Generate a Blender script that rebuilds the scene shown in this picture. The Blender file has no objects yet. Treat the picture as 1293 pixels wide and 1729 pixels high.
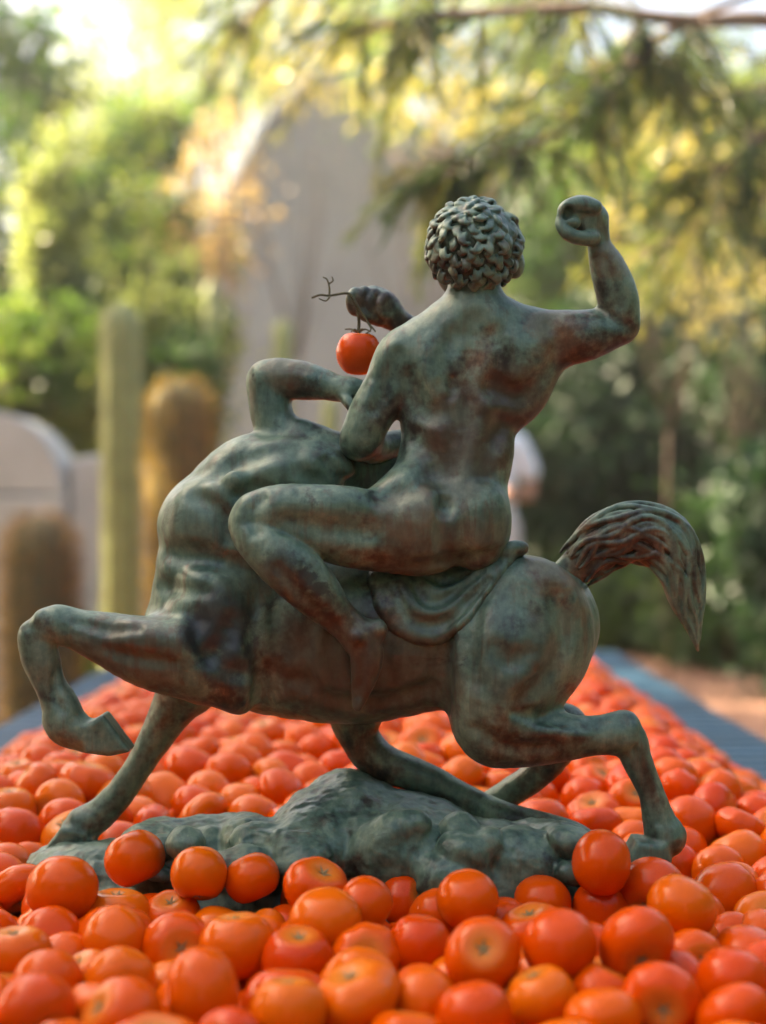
import bpy, bmesh, math, random, base64
import numpy as np
from mathutils import Vector, Matrix, Euler

R = math.radians
scene = bpy.context.scene
coll = scene.collection

# ------------------------------------------------------------------ camera
ZC = 1.0                      # lens height above the path
DIST = 1.6                    # lens to the statue's middle plane (y = 0)
cam_data = bpy.data.cameras.new('camera')
cam = bpy.data.objects.new('camera', cam_data)
coll.objects.link(cam)
cam.location = (0, -DIST, ZC)
cam.rotation_euler = (R(90), 0, 0)
cam_data.sensor_fit = 'VERTICAL'
cam_data.sensor_height = 36.0
cam_data.lens = 36.0 * 2400 / 1729
cam_data.clip_start = 0.05
cam_data.clip_end = 3000
cam_data.dof.use_dof = True
cam_data.dof.focus_distance = 1.53
cam_data.dof.aperture_fstop = 50.0 / 24.5
scene.camera = cam

# ------------------------------------------------------------------ sky, sun, exposure
SUN_EL, SUN_AZ = R(36), R(-72)          # azimuth from +y towards +x
world = bpy.data.worlds.new('World')
scene.world = world
world.use_nodes = True
wn = world.node_tree
sky = wn.nodes.new('ShaderNodeTexSky')
sky.sky_type = 'NISHITA'
sky.sun_disc = False
sky.sun_elevation = SUN_EL
sky.sun_rotation = SUN_AZ
sky.air_density = 1.0
sky.dust_density = 6.0
sky.ozone_density = 1.0
bg = wn.nodes['Background']
bg.inputs['Strength'].default_value = 0.09
wn.links.new(sky.outputs[0], bg.inputs['Color'])
sun_data = bpy.data.lights.new('sun', 'SUN')
sun_data.energy = 5.0
sun_data.angle = R(0.6)
sun_data.color = (1.0, 0.89, 0.70)
sun = bpy.data.objects.new('sun', sun_data)
coll.objects.link(sun)
sd = Vector((math.sin(SUN_AZ) * math.cos(SUN_EL), math.cos(SUN_AZ) * math.cos(SUN_EL), math.sin(SUN_EL)))
sun.rotation_euler = sd.to_track_quat('Z', 'Y').to_euler()
sun.location = sd * 30
scene.view_settings.view_transform = 'Standard'
scene.view_settings.look = 'None'
scene.view_settings.gamma = 1.0
scene.view_settings.use_curve_mapping = False
scene.view_settings.exposure = 2.9
scene.view_settings.use_white_balance = True
scene.view_settings.white_balance_temperature = 7500
scene.cycles.use_denoising = True
scene.cycles.max_bounces = 8
scene.cycles.transparent_max_bounces = 6

# ------------------------------------------------------------------ helpers
def tag(o, label=None, cat=None, group=None, kind=None):
    if label: o['label'] = label
    if cat: o['category'] = cat
    if group: o['group'] = group
    if kind: o['kind'] = kind
    return o

def empty(name, loc=(0, 0, 0), label=None, cat=None, group=None):
    o = bpy.data.objects.new(name, None)
    o.empty_display_size = 0.05
    coll.objects.link(o)
    o.location = loc
    return tag(o, label, cat, group)

def link(name, me, mat, parent=None, loc=None):
    o = bpy.data.objects.new(name, me)
    coll.objects.link(o)
    if mat is not None and len(me.materials) == 0:
        me.materials.append(mat)
    if parent is not None:
        o.parent = parent
    if loc is not None:
        o.location = loc
    return o

def mesh_np(name, V, F, smooth=True, attr=None, attr_name='rnd'):
    """V (n,3), F (m,k) with one k, attr: one float per vertex"""
    me = bpy.data.meshes.new(name)
    V = np.ascontiguousarray(V, dtype=np.float32); F = np.ascontiguousarray(F, dtype=np.int32)
    n, m, k = len(V), len(F), F.shape[1]
    me.vertices.add(n); me.vertices.foreach_set('co', V.ravel())
    me.loops.add(m * k); me.loops.foreach_set('vertex_index', F.ravel())
    me.polygons.add(m)
    me.polygons.foreach_set('loop_start', np.arange(0, m * k, k, dtype=np.int32))
    me.polygons.foreach_set('loop_total', np.full(m, k, dtype=np.int32))
    me.polygons.foreach_set('use_smooth', np.full(m, smooth, dtype=bool))
    if attr is not None:
        a = me.attributes.new(attr_name, 'FLOAT', 'POINT')
        a.data.foreach_set('value', np.ascontiguousarray(attr, dtype=np.float32))
    me.update(); me.validate()
    return me

class MB:
    """collects tubes, lathes and boxes of quads/tris into one mesh"""
    def __init__(s): s.v = []; s.f = []
    def add(s, V, F):
        b = len(s.v); s.v += [tuple(map(float, p)) for p in V]; s.f += [tuple(i + b for i in f) for f in F]
    def box(s, c, d, rz=0.0, bev=0.0):
        c = np.array(c, float); hx, hy, hz = np.array(d, float) / 2
        b = min(bev, hx * .9, hy * .9, hz * .9)
        ring = lambda x, y: [(-x, -y), (x, -y), (x, y), (-x, y)]
        lay = [(-hz, b), (-hz + b, 0), (hz - b, 0), (hz, b)] if b > 0 else [(-hz, 0), (hz, 0)]
        V = []
        cs, sn = math.cos(rz), math.sin(rz)
        for z, i in lay:
            for x, y in ring(hx - i, hy - i):
                V.append((c[0] + x * cs - y * sn, c[1] + x * sn + y * cs, c[2] + z))
        F = [(3, 2, 1, 0)]
        for l in range(len(lay) - 1):
            for i in range(4):
                j = (i + 1) % 4
                F.append((l * 4 + i, l * 4 + j, l * 4 + 4 + j, l * 4 + 4 + i))
        t = (len(lay) - 1) * 4
        F.append((t, t + 1, t + 2, t + 3))
        s.add(V, F)
    def tube(s, pts, rad, n=8, cap=True):
        P = [Vector(p) for p in pts]
        rad = [rad] * len(P) if np.isscalar(rad) else list(rad)
        T = [(P[min(i + 1, len(P) - 1)] - P[max(i - 1, 0)]).normalized() for i in range(len(P))]
        up = Vector((0, 0, 1)) if abs(T[0].z) < .9 else Vector((1, 0, 0))
        a = T[0].cross(up).normalized(); V = []
        for p, t, r in zip(P, T, rad):
            a = (a - t * a.dot(t)).normalized(); b = t.cross(a)
            for i in range(n):
                w = 2 * math.pi * i / n
                V.append(p + (a * math.cos(w) + b * math.sin(w)) * r)
        F = []
        for k in range(len(P) - 1):
            for i in range(n):
                j = (i + 1) % n
                F.append((k * n + i, k * n + j, k * n + n + j, k * n + n + i))
        if cap:
            F.append(tuple(range(n))[::-1]); F.append(tuple(range((len(P) - 1) * n, len(P) * n)))
        s.add(V, F)
    def build(s, name, mat, parent=None, smooth=True, loc=None):
        me = bpy.data.meshes.new(name); me.from_pydata(s.v, [], s.f)
        me.polygons.foreach_set('use_smooth', [smooth] * len(me.polygons)); me.update()
        return link(name, me, mat, parent, loc)

# ------------------------------------------------------------------ materials
def new_mat(name):
    m = bpy.data.materials.new(name); m.use_nodes = True
    return m, m.node_tree, m.node_tree.nodes['Principled BSDF']

class NT:
    """tiny node builder"""
    def __init__(s, nt): s.nt = nt
    def n(s, t, **kw):
        nd = s.nt.nodes.new('ShaderNode' + t)
        for k, v in kw.items(): setattr(nd, k, v)
        return nd
    def l(s, a, b): s.nt.links.new(a, b)
    def coord(s, out='Object', scale=(1, 1, 1)):
        t = s.n('TexCoord'); mp = s.n('Mapping'); mp.inputs['Scale'].default_value = scale
        s.l(t.outputs[out], mp.inputs['Vector']); return mp.outputs[0]
    def noise(s, vec, scale, detail=5, rough=.55, dist=0.0):
        nd = s.n('TexNoise'); nd.inputs['Scale'].default_value = scale; nd.inputs['Detail'].default_value = detail
        nd.inputs['Roughness'].default_value = rough; nd.inputs['Distortion'].default_value = dist
        if vec is not None: s.l(vec, nd.inputs['Vector'])
        return nd.outputs['Fac']
    def ramp(s, fac, stops, interp='LINEAR'):
        nd = s.n('ValToRGB'); cr = nd.color_ramp; cr.interpolation = interp
        while len(cr.elements) < len(stops): cr.elements.new(.5)
        for e, (p, c) in zip(cr.elements, stops):
            e.position = p
            e.color = (c, c, c, 1) if np.isscalar(c) else (*c, 1)
        s.l(fac, nd.inputs[0]); return nd.outputs[0]
    def mix(s, fac, a, b, mode='MIX'):
        nd = s.n('MixRGB', blend_type=mode)
        for i, x in enumerate((fac, a, b)):
            if hasattr(x, 'is_linked') or hasattr(x, 'links'): s.l(x, nd.inputs[i])
            elif np.isscalar(x): nd.inputs[i].default_value = x if i == 0 else (x, x, x, 1)
            else: nd.inputs[i].default_value = (*x, 1)
        return nd.outputs[0]
    def math(s, op, a, b=None, clamp=False):
        nd = s.n('Math', operation=op, use_clamp=clamp)
        for i, x in enumerate((a, b)):
            if x is None: continue
            if np.isscalar(x): nd.inputs[i].default_value = x
            else: s.l(x, nd.inputs[i])
        return nd.outputs[0]
    def bump(s, h, strength, dist):
        nd = s.n('Bump'); nd.inputs['Strength'].default_value = strength; nd.inputs['Distance'].default_value = dist
        s.l(h, nd.inputs['Height']); return nd.outputs[0]

BLK, BRN, ORG, VER = (.017, .019, .024), (.055, .034, .022), (.17, .085, .042), (.10, .155, .115)
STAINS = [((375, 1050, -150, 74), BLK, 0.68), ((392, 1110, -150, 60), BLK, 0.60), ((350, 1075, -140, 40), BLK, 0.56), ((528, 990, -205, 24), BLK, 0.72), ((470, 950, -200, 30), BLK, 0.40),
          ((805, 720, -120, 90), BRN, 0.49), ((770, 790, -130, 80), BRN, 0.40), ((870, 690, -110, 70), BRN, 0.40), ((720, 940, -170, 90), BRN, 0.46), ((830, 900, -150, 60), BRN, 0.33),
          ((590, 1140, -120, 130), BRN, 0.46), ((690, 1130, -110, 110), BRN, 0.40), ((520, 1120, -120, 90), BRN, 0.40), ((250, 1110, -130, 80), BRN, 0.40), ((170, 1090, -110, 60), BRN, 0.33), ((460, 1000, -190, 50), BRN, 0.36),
          ((925, 960, -110, 60), ORG, 0.33), ((980, 1010, -80, 60), ORG, 0.30), ((940, 560, -100, 50), ORG, 0.30), ((1040, 430, -115, 40), ORG, 0.26), ((690, 860, -170, 60), ORG, 0.23), ((480, 620, -10, 50), ORG, 0.26),
          ((770, 540, -110, 60), VER, 0.40), ((480, 800, -90, 90), VER, 0.40), ((320, 850, -60, 80), VER, 0.33), ((430, 960, -120, 70), VER, 0.36), ((740, 1020, -150, 80), VER, 0.30), ((860, 1120, -140, 80), BLK, 0.28), ((930, 1080, -140, 60), VER, 0.30)]
def bronze(name, dark=0.0, chalk=0.0):
    m, nt, p = new_mat(name); b = NT(nt)
    o = b.coord('Object'); st = b.coord('Object', (1.0, 1.0, .22))
    big = b.noise(o, 7, 4, .6, .3); mid = b.noise(o, 26, 6, .62, .25); fine = b.noise(o, 120, 5, .6)
    streak = b.noise(st, 38, 5, .65, .4)
    geo = b.n('NewGeometry'); sx = b.n('SeparateXYZ'); b.l(geo.outputs['Normal'], sx.inputs[0])
    upn = b.math('MULTIPLY_ADD', sx.outputs['Z'], .05); upn.node.inputs[2].default_value = 0.0
    # noise patches of verdigris over brown bronze, slightly greener where the surface faces up
    g = b.math('ADD', b.math('ADD', b.math('ADD', b.math('MULTIPLY', mid, .30), b.math('MULTIPLY', big, .62)), b.math('MULTIPLY', fine, .16)), upn)
    gmask = b.ramp(g, [(.45 + dark, 0.0), (.54 + dark, 1.0)])
    tone = b.math('ADD', b.math('ADD', b.math('MULTIPLY', streak, .46), b.math('MULTIPLY', fine, .24)), b.math('MULTIPLY', mid, .30))
    brown = b.ramp(tone, [(.39, (.012, .011, .011)), (.46, (.036, .026, .020)), (.52, (.088, .054, .034)), (.59, (.18, .105, .06)), (.68, (.29, .18, .10))])
    green = b.ramp(tone, [(.36, (.018, .038, .032)), (.45, (.054, .106, .082)), (.53, (.098, .162, .120)), (.62, (.17, .235, .172)), (.73, (.33, .37, .28))])
    c = b.mix(gmask, brown, green)
    drip = b.noise(b.coord('Object', (1.0, 1.0, .07)), 85, 4, .6, .15)
    wet = b.math('MULTIPLY', b.ramp(drip, [(.53, 0.0), (.62, 1.0)]), b.ramp(big, [(.45, .08), (.64, .65)]))
    c = b.mix(wet, c, b.mix(fine, (.018, .014, .012), (.13, .072, .04)))
    blk = b.ramp(b.noise(o, 10, 7, .70, .6), [(.60, 0.0), (.66, .8)])
    c = b.mix(blk, c, (.014, .017, .021))
    pale = b.ramp(b.noise(o, 17, 7, .68, .3), [(.60, 0.0), (.78, .4)])
    c = b.mix(pale, c, (.24, .185, .12))
    rust = b.ramp(b.noise(o, 55, 6, .7, .2), [(.64, 0.0), (.73, .4)])
    c = b.mix(rust, c, (.20, .085, .035))
    # old stains and rubbed places, each where it sits on the cast
    edge = b.math('MULTIPLY', b.math('SUBTRACT', b.noise(o, 24, 7, .7, .5), .5), .09)
    tc = b.n('TexCoord')
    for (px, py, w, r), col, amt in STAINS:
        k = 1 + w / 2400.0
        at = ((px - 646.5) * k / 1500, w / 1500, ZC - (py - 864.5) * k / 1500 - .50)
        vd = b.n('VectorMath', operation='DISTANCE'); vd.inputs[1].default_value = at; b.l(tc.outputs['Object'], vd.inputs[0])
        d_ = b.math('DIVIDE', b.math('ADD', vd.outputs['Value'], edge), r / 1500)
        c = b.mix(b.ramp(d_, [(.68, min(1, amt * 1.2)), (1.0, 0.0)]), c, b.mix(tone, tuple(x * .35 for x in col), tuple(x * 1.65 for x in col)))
    b.l(c, p.inputs['Base Color'])
    p.inputs['Metallic'].default_value = 0.06
    b.l(b.ramp(mid, [(.35, .34), (.65, .54)]), p.inputs['Roughness'])
    hgt = b.math('ADD', b.math('MULTIPLY', fine, .6), b.math('MULTIPLY', mid, .9))
    b.l(b.bump(hgt, .3, .003), p.inputs['Normal'])
    return m
M = {}
M['bronze'] = bronze('patinated_bronze')
M['bronze_dark'] = bronze('dark_bronze', .035)
M['bronze_rock'] = bronze('green_bronze_rock', -.05)
# ------------------------------------------------------------------ implicit modelling for the bronze
# sculpting units: 1/1500 m; u to the right, v down, w away from the lens
def persp(px, py, w):
    s = 1 + w / 2400.0
    return (646.5 + (px - 646.5) * s, 864.5 + (py - 864.5) * s, w)

def spline(P, n):
    P = np.array(P, float); out = []
    Q = np.vstack([2 * P[0] - P[1], P, 2 * P[-1] - P[-2]])
    for i in range(len(P) - 1):
        p0, p1, p2, p3 = Q[i:i + 4]
        for t in np.linspace(0, 1, n, endpoint=False):
            out.append(.5 * ((2 * p1) + (-p0 + p2) * t + (2 * p0 - 5 * p1 + 4 * p2 - p3) * t * t + (-p0 + 3 * p1 - 3 * p2 + p3) * t ** 3))
    out.append(P[-1]); return np.array(out)

class Sdf:
    def __init__(s, conv=persp): s.pr = []; s.conv = conv
    def _c(s, p):
        q = s.conv(*p[:3]); r = p[3] * (1 + p[2] / 2400.0) if s.conv is persp else p[3]
        return (*q, r)
    def chain(s, pts, k=10, depth=1.0, n=4, op=1):
        """swept round section through (x, y, w, r)"""
        P = spline([s._c(p) for p in pts], n) if len(pts) > 2 else np.array([s._c(p) for p in pts])
        P[:, 3] = np.maximum(P[:, 3], .004)
        def fn(X, Y, Z):
            best = None
            for a, b in zip(P[:-1], P[1:]):
                ab = b[:3] - a[:3]; L = float(ab @ ab) + 1e-9
                h = ((X - a[0]) * ab[0] + (Y - a[1]) * ab[1] + (Z - a[2]) * ab[2]) / L
                h = np.clip(h, 0, 1)
                dx = X - a[0] - h * ab[0]; dy = Y - a[1] - h * ab[1]; dz = (Z - a[2] - h * ab[2]) / depth
                d = np.sqrt(dx * dx + dy * dy + dz * dz) - (a[3] + h * (b[3] - a[3]))
                best = d if best is None else np.minimum(best, d)
            return best * min(1, depth)
        m = P[:, 3:4] * np.array([[1, 1, max(1, depth)]])
        s.pr.append((fn, (P[:, :3] - m).min(0), (P[:, :3] + m).max(0), k, op)); return s
    def ell(s, c, r, rot=0.0, k=10, op=1):
        """ellipsoid, rolled in the picture plane"""
        c = np.array(s._c((*c, 1.0))); r = np.array(r, float) * (c[3] if s.conv is persp else 1)
        cs, sn = math.cos(R(rot)), math.sin(R(rot))
        def fn(X, Y, Z):
            x = X - c[0]; y = Y - c[1]; z = Z - c[2]
            x, y = x * cs + y * sn, -x * sn + y * cs
            k0 = np.sqrt((x / r[0]) ** 2 + (y / r[1]) ** 2 + (z / r[2]) ** 2)
            k1 = np.sqrt((x / r[0] ** 2) ** 2 + (y / r[1] ** 2) ** 2 + (z / r[2] ** 2) ** 2) + 1e-9
            return k0 * (k0 - 1) / k1
        m = max(r[0], r[1]); mm = np.array([m, m, r[2]]) if rot else r
        s.pr.append((fn, c[:3] - mm, c[:3] + mm, k, op)); return s
    def groove(s, pts, r, k=18, sink=.45):
        """shallow furrow pressed into the side that faces the lens"""
        P = spline([(x, y, 0) for x, y in pts], 4); m = len(P); Q = []
        for i, (x, y, _) in enumerate(P):
            w = s.surface_w(x, y)
            if w is None: continue
            rr = r * (.45 + .55 * math.sin(math.pi * (i + .5) / m)); Q.append((x, y, w - rr * (1 - sink), rr))
        Q = [(a, b, float(np.median([q[2] for q in Q[max(0, i - 1):i + 2]])), r_) for i, (a, b, c_, r_) in enumerate(Q)]
        return s.chain(Q, k, n=1, op=-1)
    def prism(s, poly, w0, hw, rnd=5, k=6):
        """outline extruded along w with rounded edges"""
        Q = np.array([s._c((x, y, w0, 1))[:2] for x, y in poly]); N = len(Q)
        def fn(X, Y, Z):
            d = (X - Q[0, 0]) ** 2 + (Y - Q[0, 1]) ** 2; sg = np.ones_like(X)
            j = N - 1
            for i in range(N):
                e = Q[j] - Q[i]; wx = X - Q[i, 0]; wy = Y - Q[i, 1]
                h = np.clip((wx * e[0] + wy * e[1]) / (e @ e), 0, 1)
                d = np.minimum(d, (wx - e[0] * h) ** 2 + (wy - e[1] * h) ** 2)
                c1 = Y >= Q[i, 1]; c2 = Y < Q[j, 1]; c3 = e[0] * wy > e[1] * wx
                sg = np.where((c1 & c2 & c3) | (~c1 & ~c2 & ~c3), -sg, sg); j = i
            d2 = sg * np.sqrt(d) + rnd; dw = np.abs(Z - w0) - hw + rnd
            return np.minimum(np.maximum(d2, dw), 0) + np.sqrt(np.maximum(d2, 0) ** 2 + np.maximum(dw, 0) ** 2) - rnd
        lo = np.array([*Q.min(0), w0 - hw]); hi = np.array([*Q.max(0), w0 + hw])
        s.pr.append((fn, lo, hi, k, 1)); return s
    @staticmethod
    def blend(F, d, k, op):
        if op > 0:
            h = np.maximum(k - np.abs(F - d), 0) / k
            return np.minimum(F, d) - h * h * k * .25
        d = -d; h = np.maximum(k - np.abs(F - d), 0) / k
        return np.maximum(F, d) + h * h * k * .25
    def at(s, p):
        X, Y, Z = [np.array(c, float).reshape(-1) for c in p]
        F = np.full(X.shape, 1e3)
        for fn, lo, hi, k, op in s.pr: F = s.blend(F, fn(X, Y, Z), k, op)
        return F
    def surface_w(s, px, py, w0=-260.0, w1=150.0, step=2.0):
        """first hit along the lens ray through (px, py)"""
        ws = np.arange(w0, w1, step); q = np.array([persp(px, py, w) for w in ws]).T
        f = s.at(q); i = np.argmax(f < 0)
        return float(ws[i]) if (f < 0).any() else None
    def mesh(s, h):
        lo = np.min([p[1] for p in s.pr if p[4] > 0], axis=0) - 5 * h
        hi = np.max([p[2] for p in s.pr if p[4] > 0], axis=0) + 5 * h
        n = np.ceil((hi - lo) / h).astype(int) + 1
        F = np.full(n, 60.0 if h > .5 else 1.0, dtype=np.float32)
        ax = [(lo[i] + h * np.arange(n[i])).astype(np.float32) for i in range(3)]
        for fn, a, b, k, op in s.pr:
            pad = k + 3 * h
            i0 = np.maximum(np.floor((a - pad - lo) / h).astype(int), 0); i1 = np.minimum(np.ceil((b + pad - lo) / h).astype(int) + 1, n)
            if (i1 <= i0).any(): continue
            sl = tuple(slice(p, q) for p, q in zip(i0, i1))
            X, Y, Z = np.meshgrid(ax[0][sl[0]], ax[1][sl[1]], ax[2][sl[2]], indexing='ij', sparse=True)
            X, Y, Z = np.broadcast_arrays(X, Y, Z)
            F[sl] = s.blend(F[sl], fn(X, Y, Z).astype(np.float32), k, op)
        return surface_nets(F, lo, h)

def surface_nets(F, lo, h):
    S = F < 0; n = np.array(F.shape)
    cnt = np.zeros(n - 1, dtype=np.int8)
    for i in (0, 1):
        for j in (0, 1):
            for k in (0, 1):
                cnt += S[i:n[0] - 1 + i, j:n[1] - 1 + j, k:n[2] - 1 + k]
    act = np.argwhere((cnt > 0) & (cnt < 8))
    vid = np.full(n - 1, -1, dtype=np.int32); vid[tuple(act.T)] = np.arange(len(act))
    acc = np.zeros((len(act), 3)); num = np.zeros(len(act))
    cor = [(i, j, k) for i in (0, 1) for j in (0, 1) for k in (0, 1)]
    val = {c: F[act[:, 0] + c[0], act[:, 1] + c[1], act[:, 2] + c[2]] for c in cor}
    for a in cor:
        for d in range(3):
            if a[d]: continue
            b = tuple(1 if q == d else a[q] for q in range(3))
            f0, f1 = val[a], val[b]; m = (f0 < 0) != (f1 < 0)
            t = np.where(m, f0 / np.where(m, f0 - f1, 1), 0)
            p = np.array(a, float)[None].repeat(len(act), 0); p[:, d] += t
            acc += p * m[:, None]; num += m
    V = lo + h * (act + acc / num[:, None])
    Q = []
    for d in range(3):
        a0 = [slice(None)] * 3; a1 = [slice(None)] * 3; a0[d] = slice(0, -1); a1[d] = slice(1, None)
        s0, s1 = S[tuple(a0)], S[tuple(a1)]
        e = np.argwhere(s0 != s1); b, c = (d + 1) % 3, (d + 2) % 3
        e = e[(e[:, b] > 0) & (e[:, c] > 0) & (e[:, b] < n[b] - 1) & (e[:, c] < n[c] - 1)]
        ids = []
        for db, dc in ((0, 0), (-1, 0), (-1, -1), (0, -1)):
            q = e.copy(); q[:, b] += db; q[:, c] += dc; ids.append(vid[tuple(q.T)])
        q = np.stack(ids, 1); fl = S[tuple(e.T)]
        q[~fl] = q[~fl][:, ::-1]; Q.append(q)
    return V, np.vstack(Q)

def vnoise(P, seed=0):
    """smooth value noise at points (n,3)"""
    P = np.asarray(P, float); i = np.floor(P).astype(np.int64); f = P - i; f = f * f * (3 - 2 * f); out = 0
    for c in ((0, 0, 0), (1, 0, 0), (0, 1, 0), (1, 1, 0), (0, 0, 1), (1, 0, 1), (0, 1, 1), (1, 1, 1)):
        q = i + np.array(c); hsh = (q[:, 0] * 374761393 + q[:, 1] * 668265263 + q[:, 2] * 2147483647 + seed * 974711) & 0x7fffffff
        hsh = (hsh ^ (hsh >> 13)) * 1274126177 & 0x7fffffff
        g = ((hsh ^ (hsh >> 16)) & 0xffff) / 65535.0
        w = np.prod([f[:, a] if c[a] else 1 - f[:, a] for a in range(3)], axis=0); out = out + g * w
    return out * 2 - 1

def to_world(V):
    return np.stack([(V[:, 0] - 646.5) / 1500, V[:, 2] / 1500, ZC - (V[:, 1] - 864.5) / 1500], 1)

def normals(V, Q):
    nr = np.zeros_like(V); a = np.cross(V[Q[:, 2]] - V[Q[:, 0]], V[Q[:, 3]] - V[Q[:, 1]])
    for k in range(4): np.add.at(nr, Q[:, k], a)
    return nr / (np.linalg.norm(nr, axis=1, keepdims=True) + 1e-9)

def sculpt(name, sdf, h, mat, parent, rough=0.0, rscale=30.0, origin=None, crag=0.0):
    V, Q = sdf.mesh(h)
    if rough:
        nr = normals(V, Q)
        hgt = vnoise(V / rscale, 3) + .5 * vnoise(V / (rscale * .43), 5)
        if crag: hgt = .5 * hgt + crag * (.45 - np.abs(vnoise(V / (rscale * .8), 8)) + .5 * (.4 - np.abs(vnoise(V / (rscale * .33), 9))) + .22 * vnoise(V / (rscale * .15), 10))
        V = V + nr * (rough * hgt)[:, None]
    W = to_world(V)
    Q = Q[:, ::-1]
    if origin is not None: W = W - np.array(origin)
    return link(name, mesh_np(name, W, Q), mat, parent)

TABLE_Z = 0.50
STATUE_O = (0.0, 0.0, TABLE_Z)

# ---- centaur: horse body
horse = Sdf()
horse.chain([(350, 1065, 0, 108), (430, 1078, 0, 122), (590, 1080, 0, 142), (740, 1072, 0, 124), (850, 1060, 0, 124), (900, 1055, 0, 112)], 20, .84)
horse.ell((880, 1072, -58), (123, 136, 84), 0, 10)                 # near haunch
horse.ell((868, 1082, 58), (120, 128, 80), 0, 20)                  # far haunch
horse.ell((905, 1010, -96), (70, 62, 34), 30, 26)                  # croup muscle
horse.ell((835, 1105, -118), (60, 78, 26), -10, 24)
horse.ell((370, 1075, -66), (92, 112, 66), -8, 16)                 # near shoulder
horse.ell((385, 1130, -98), (56, 66, 36), 10, 14)
horse.ell((355, 1010, -80), (58, 62, 44), 0, 22)
horse.ell((400, 1160, -70), (42, 46, 50), 0, 12)                   # elbow point
horse.ell((330, 1075, 60), (80, 100, 60), 0, 20)
# raised near foreleg
horse.chain([(335, 1110, -74, 76), (255, 1102, -82, 61), (190, 1082, -86, 47), (140, 1066, -88, 36), (103, 1055, -88, 33), (84, 1056, -88, 32)], 26)
horse.chain([(62, 1074, -88, 30), (68, 1110, -86, 32), (84, 1155, -84, 26), (103, 1194, -82, 32), (111, 1222, -82, 36), (146, 1243, -82, 27)], 8)
horse.ell((98, 1050, -88), (26, 27, 28), 0, 8)
horse.ell((52, 1078, -88), (20, 26, 26), 0, 8)
horse.chain([(225, 1075, -122, 26), (300, 1085, -126, 34)], 24)
horse.prism([(146, 1222), (178, 1202), (196, 1226), (225, 1265), (188, 1273), (150, 1268)], -82, 30, 8, 9)
# planted far foreleg
horse.chain([(325, 1150, 70, 56), (302, 1180, 78, 42), (275, 1225, 80, 32), (243, 1280, 80, 24.5), (208, 1332, 80, 24), (170, 1374, 78, 27), (140, 1390, 76, 29)], 18)
horse.prism([(110, 1390), (150, 1400), (163, 1412), (157, 1440), (70, 1440)], 74, 34, 8, 14)
# near hind leg
horse.chain([(850, 1110, -70, 96), (838, 1170, -80, 84), (832, 1228, -90, 64), (880, 1250, -92, 46), (940, 1248, -92, 40), (1000, 1242, -90, 34), (1045, 1240, -88, 34)], 44)
horse.chain([(1040, 1236, -88, 32), (1062, 1250, -88, 31), (1076, 1285, -88, 25), (1100, 1341, -86, 22), (1114, 1388, -84, 28), (1124, 1412, -84, 35)], 10)
horse.ell((1056, 1222, -88), (23, 22, 24), 0, 10)
horse.prism([(1070, 1414), (1120, 1418), (1130, 1446), (1120, 1464), (1062, 1464), (1056, 1440)], -86, 36, 10, 9)
horse.chain([(885, 1235, -126, 22), (975, 1235, -118, 14)], 20)
# far legs below the belly
horse.chain([(600, 1190, 60, 52), (604, 1238, 66, 35), (640, 1285, 66, 33), (720, 1315, 60, 27), (790, 1352, 48, 25), (850, 1380, 34, 27), (905, 1393, 22, 24), (965, 1408, 8, 22), (1018, 1428, 0, 8)], 12)
horse.chain([(950, 1230, 96, 44), (915, 1298, 98, 27), (850, 1345, 98, 24), (790, 1382, 96, 24)], 12)
# groove between shoulder and barrel, flank hollow
# human torso, bent back
horse.chain([(395, 1040, -6, 112), (372, 960, -4, 104), (392, 895, 0, 112), (432, 838, 8, 100), (492, 806, 18, 80), (560, 800, 26, 62), (640, 790, 34, 44)], 20, .86)
horse.ell((345, 880, -46), (66, 78, 54), 28, 14)                   # flank muscle
horse.ell((300, 960, -12), (34, 46, 58), 0, 14)                    # belly roll
horse.ell((292, 1000, -6), (32, 46, 52), 0, 14)
horse.ell((318, 868, -4), (46, 66, 62), 30, 12)
horse.ell((470, 800, -40), (92, 60, 54), -8, 16)                   # rib cage
horse.ell((404, 790, -6), (76, 46, 56), -34, 12)                   # chest
horse.ell((540, 792, -36), (60, 46, 40), 10, 14)
for x, y in ((372, 842), (398, 812), (430, 880)):
    horse.ell((x, y, -82), (30, 22, 18), 35, 14)
horse.groove([(466, 1010), (474, 1090), (460, 1172)], 20, 24)
horse.groove([(436, 1000), (425, 1060), (440, 1130), (430, 1190)], 12, 20)
horse.groove([(330, 1030), (345, 1090), (380, 1130), (420, 1140)], 13, 22)
horse.groove([(392, 1050), (372, 1090), (352, 1110)], 14, 22)
horse.groove([(752, 1080), (742, 1140), (750, 1196)], 16, 22)
horse.groove([(838, 1096), (862, 1116), (890, 1104)], 14, 22)
horse.groove([(800, 1020), (790, 1080), (800, 1150)], 12, 26)
horse.groove([(940, 1010), (956, 1070), (930, 1140), (880, 1186)], 12, 26)
horse.groove([(870, 1205), (930, 1212), (985, 1226)], 10, 16)
horse.groove([(800, 1232), (860, 1262), (930, 1262)], 9, 18)
horse.groove([(282, 932), (330, 938), (400, 952)], 13, 24)
horse.groove([(268, 988), (300, 996), (345, 1000)], 9, 20)
horse.groove([(376, 792), (430, 766), (500, 752)], 13, 24)
horse.groove([(405, 836), (440, 826), (470, 850), (476, 872)], 10, 20)
horse.groove([(330, 836), (372, 862), (385, 910)], 10, 22)
horse.groove([(552, 780), (572, 806), (600, 824)], 12, 20)
horse.groove([(500, 770), (510, 800), (545, 815)], 9, 20)
horse.groove([(232, 1060), (180, 1062), (130, 1050)], 7, 14)
horse.groove([(290, 1120), (230, 1112), (180, 1100)], 8, 16)
horse.groove([(104, 1112), (90, 1160), (104, 1200)], 5, 10)
horse.groove([(1070, 1262), (1096, 1330), (1112, 1390)], 5, 10)
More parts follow.
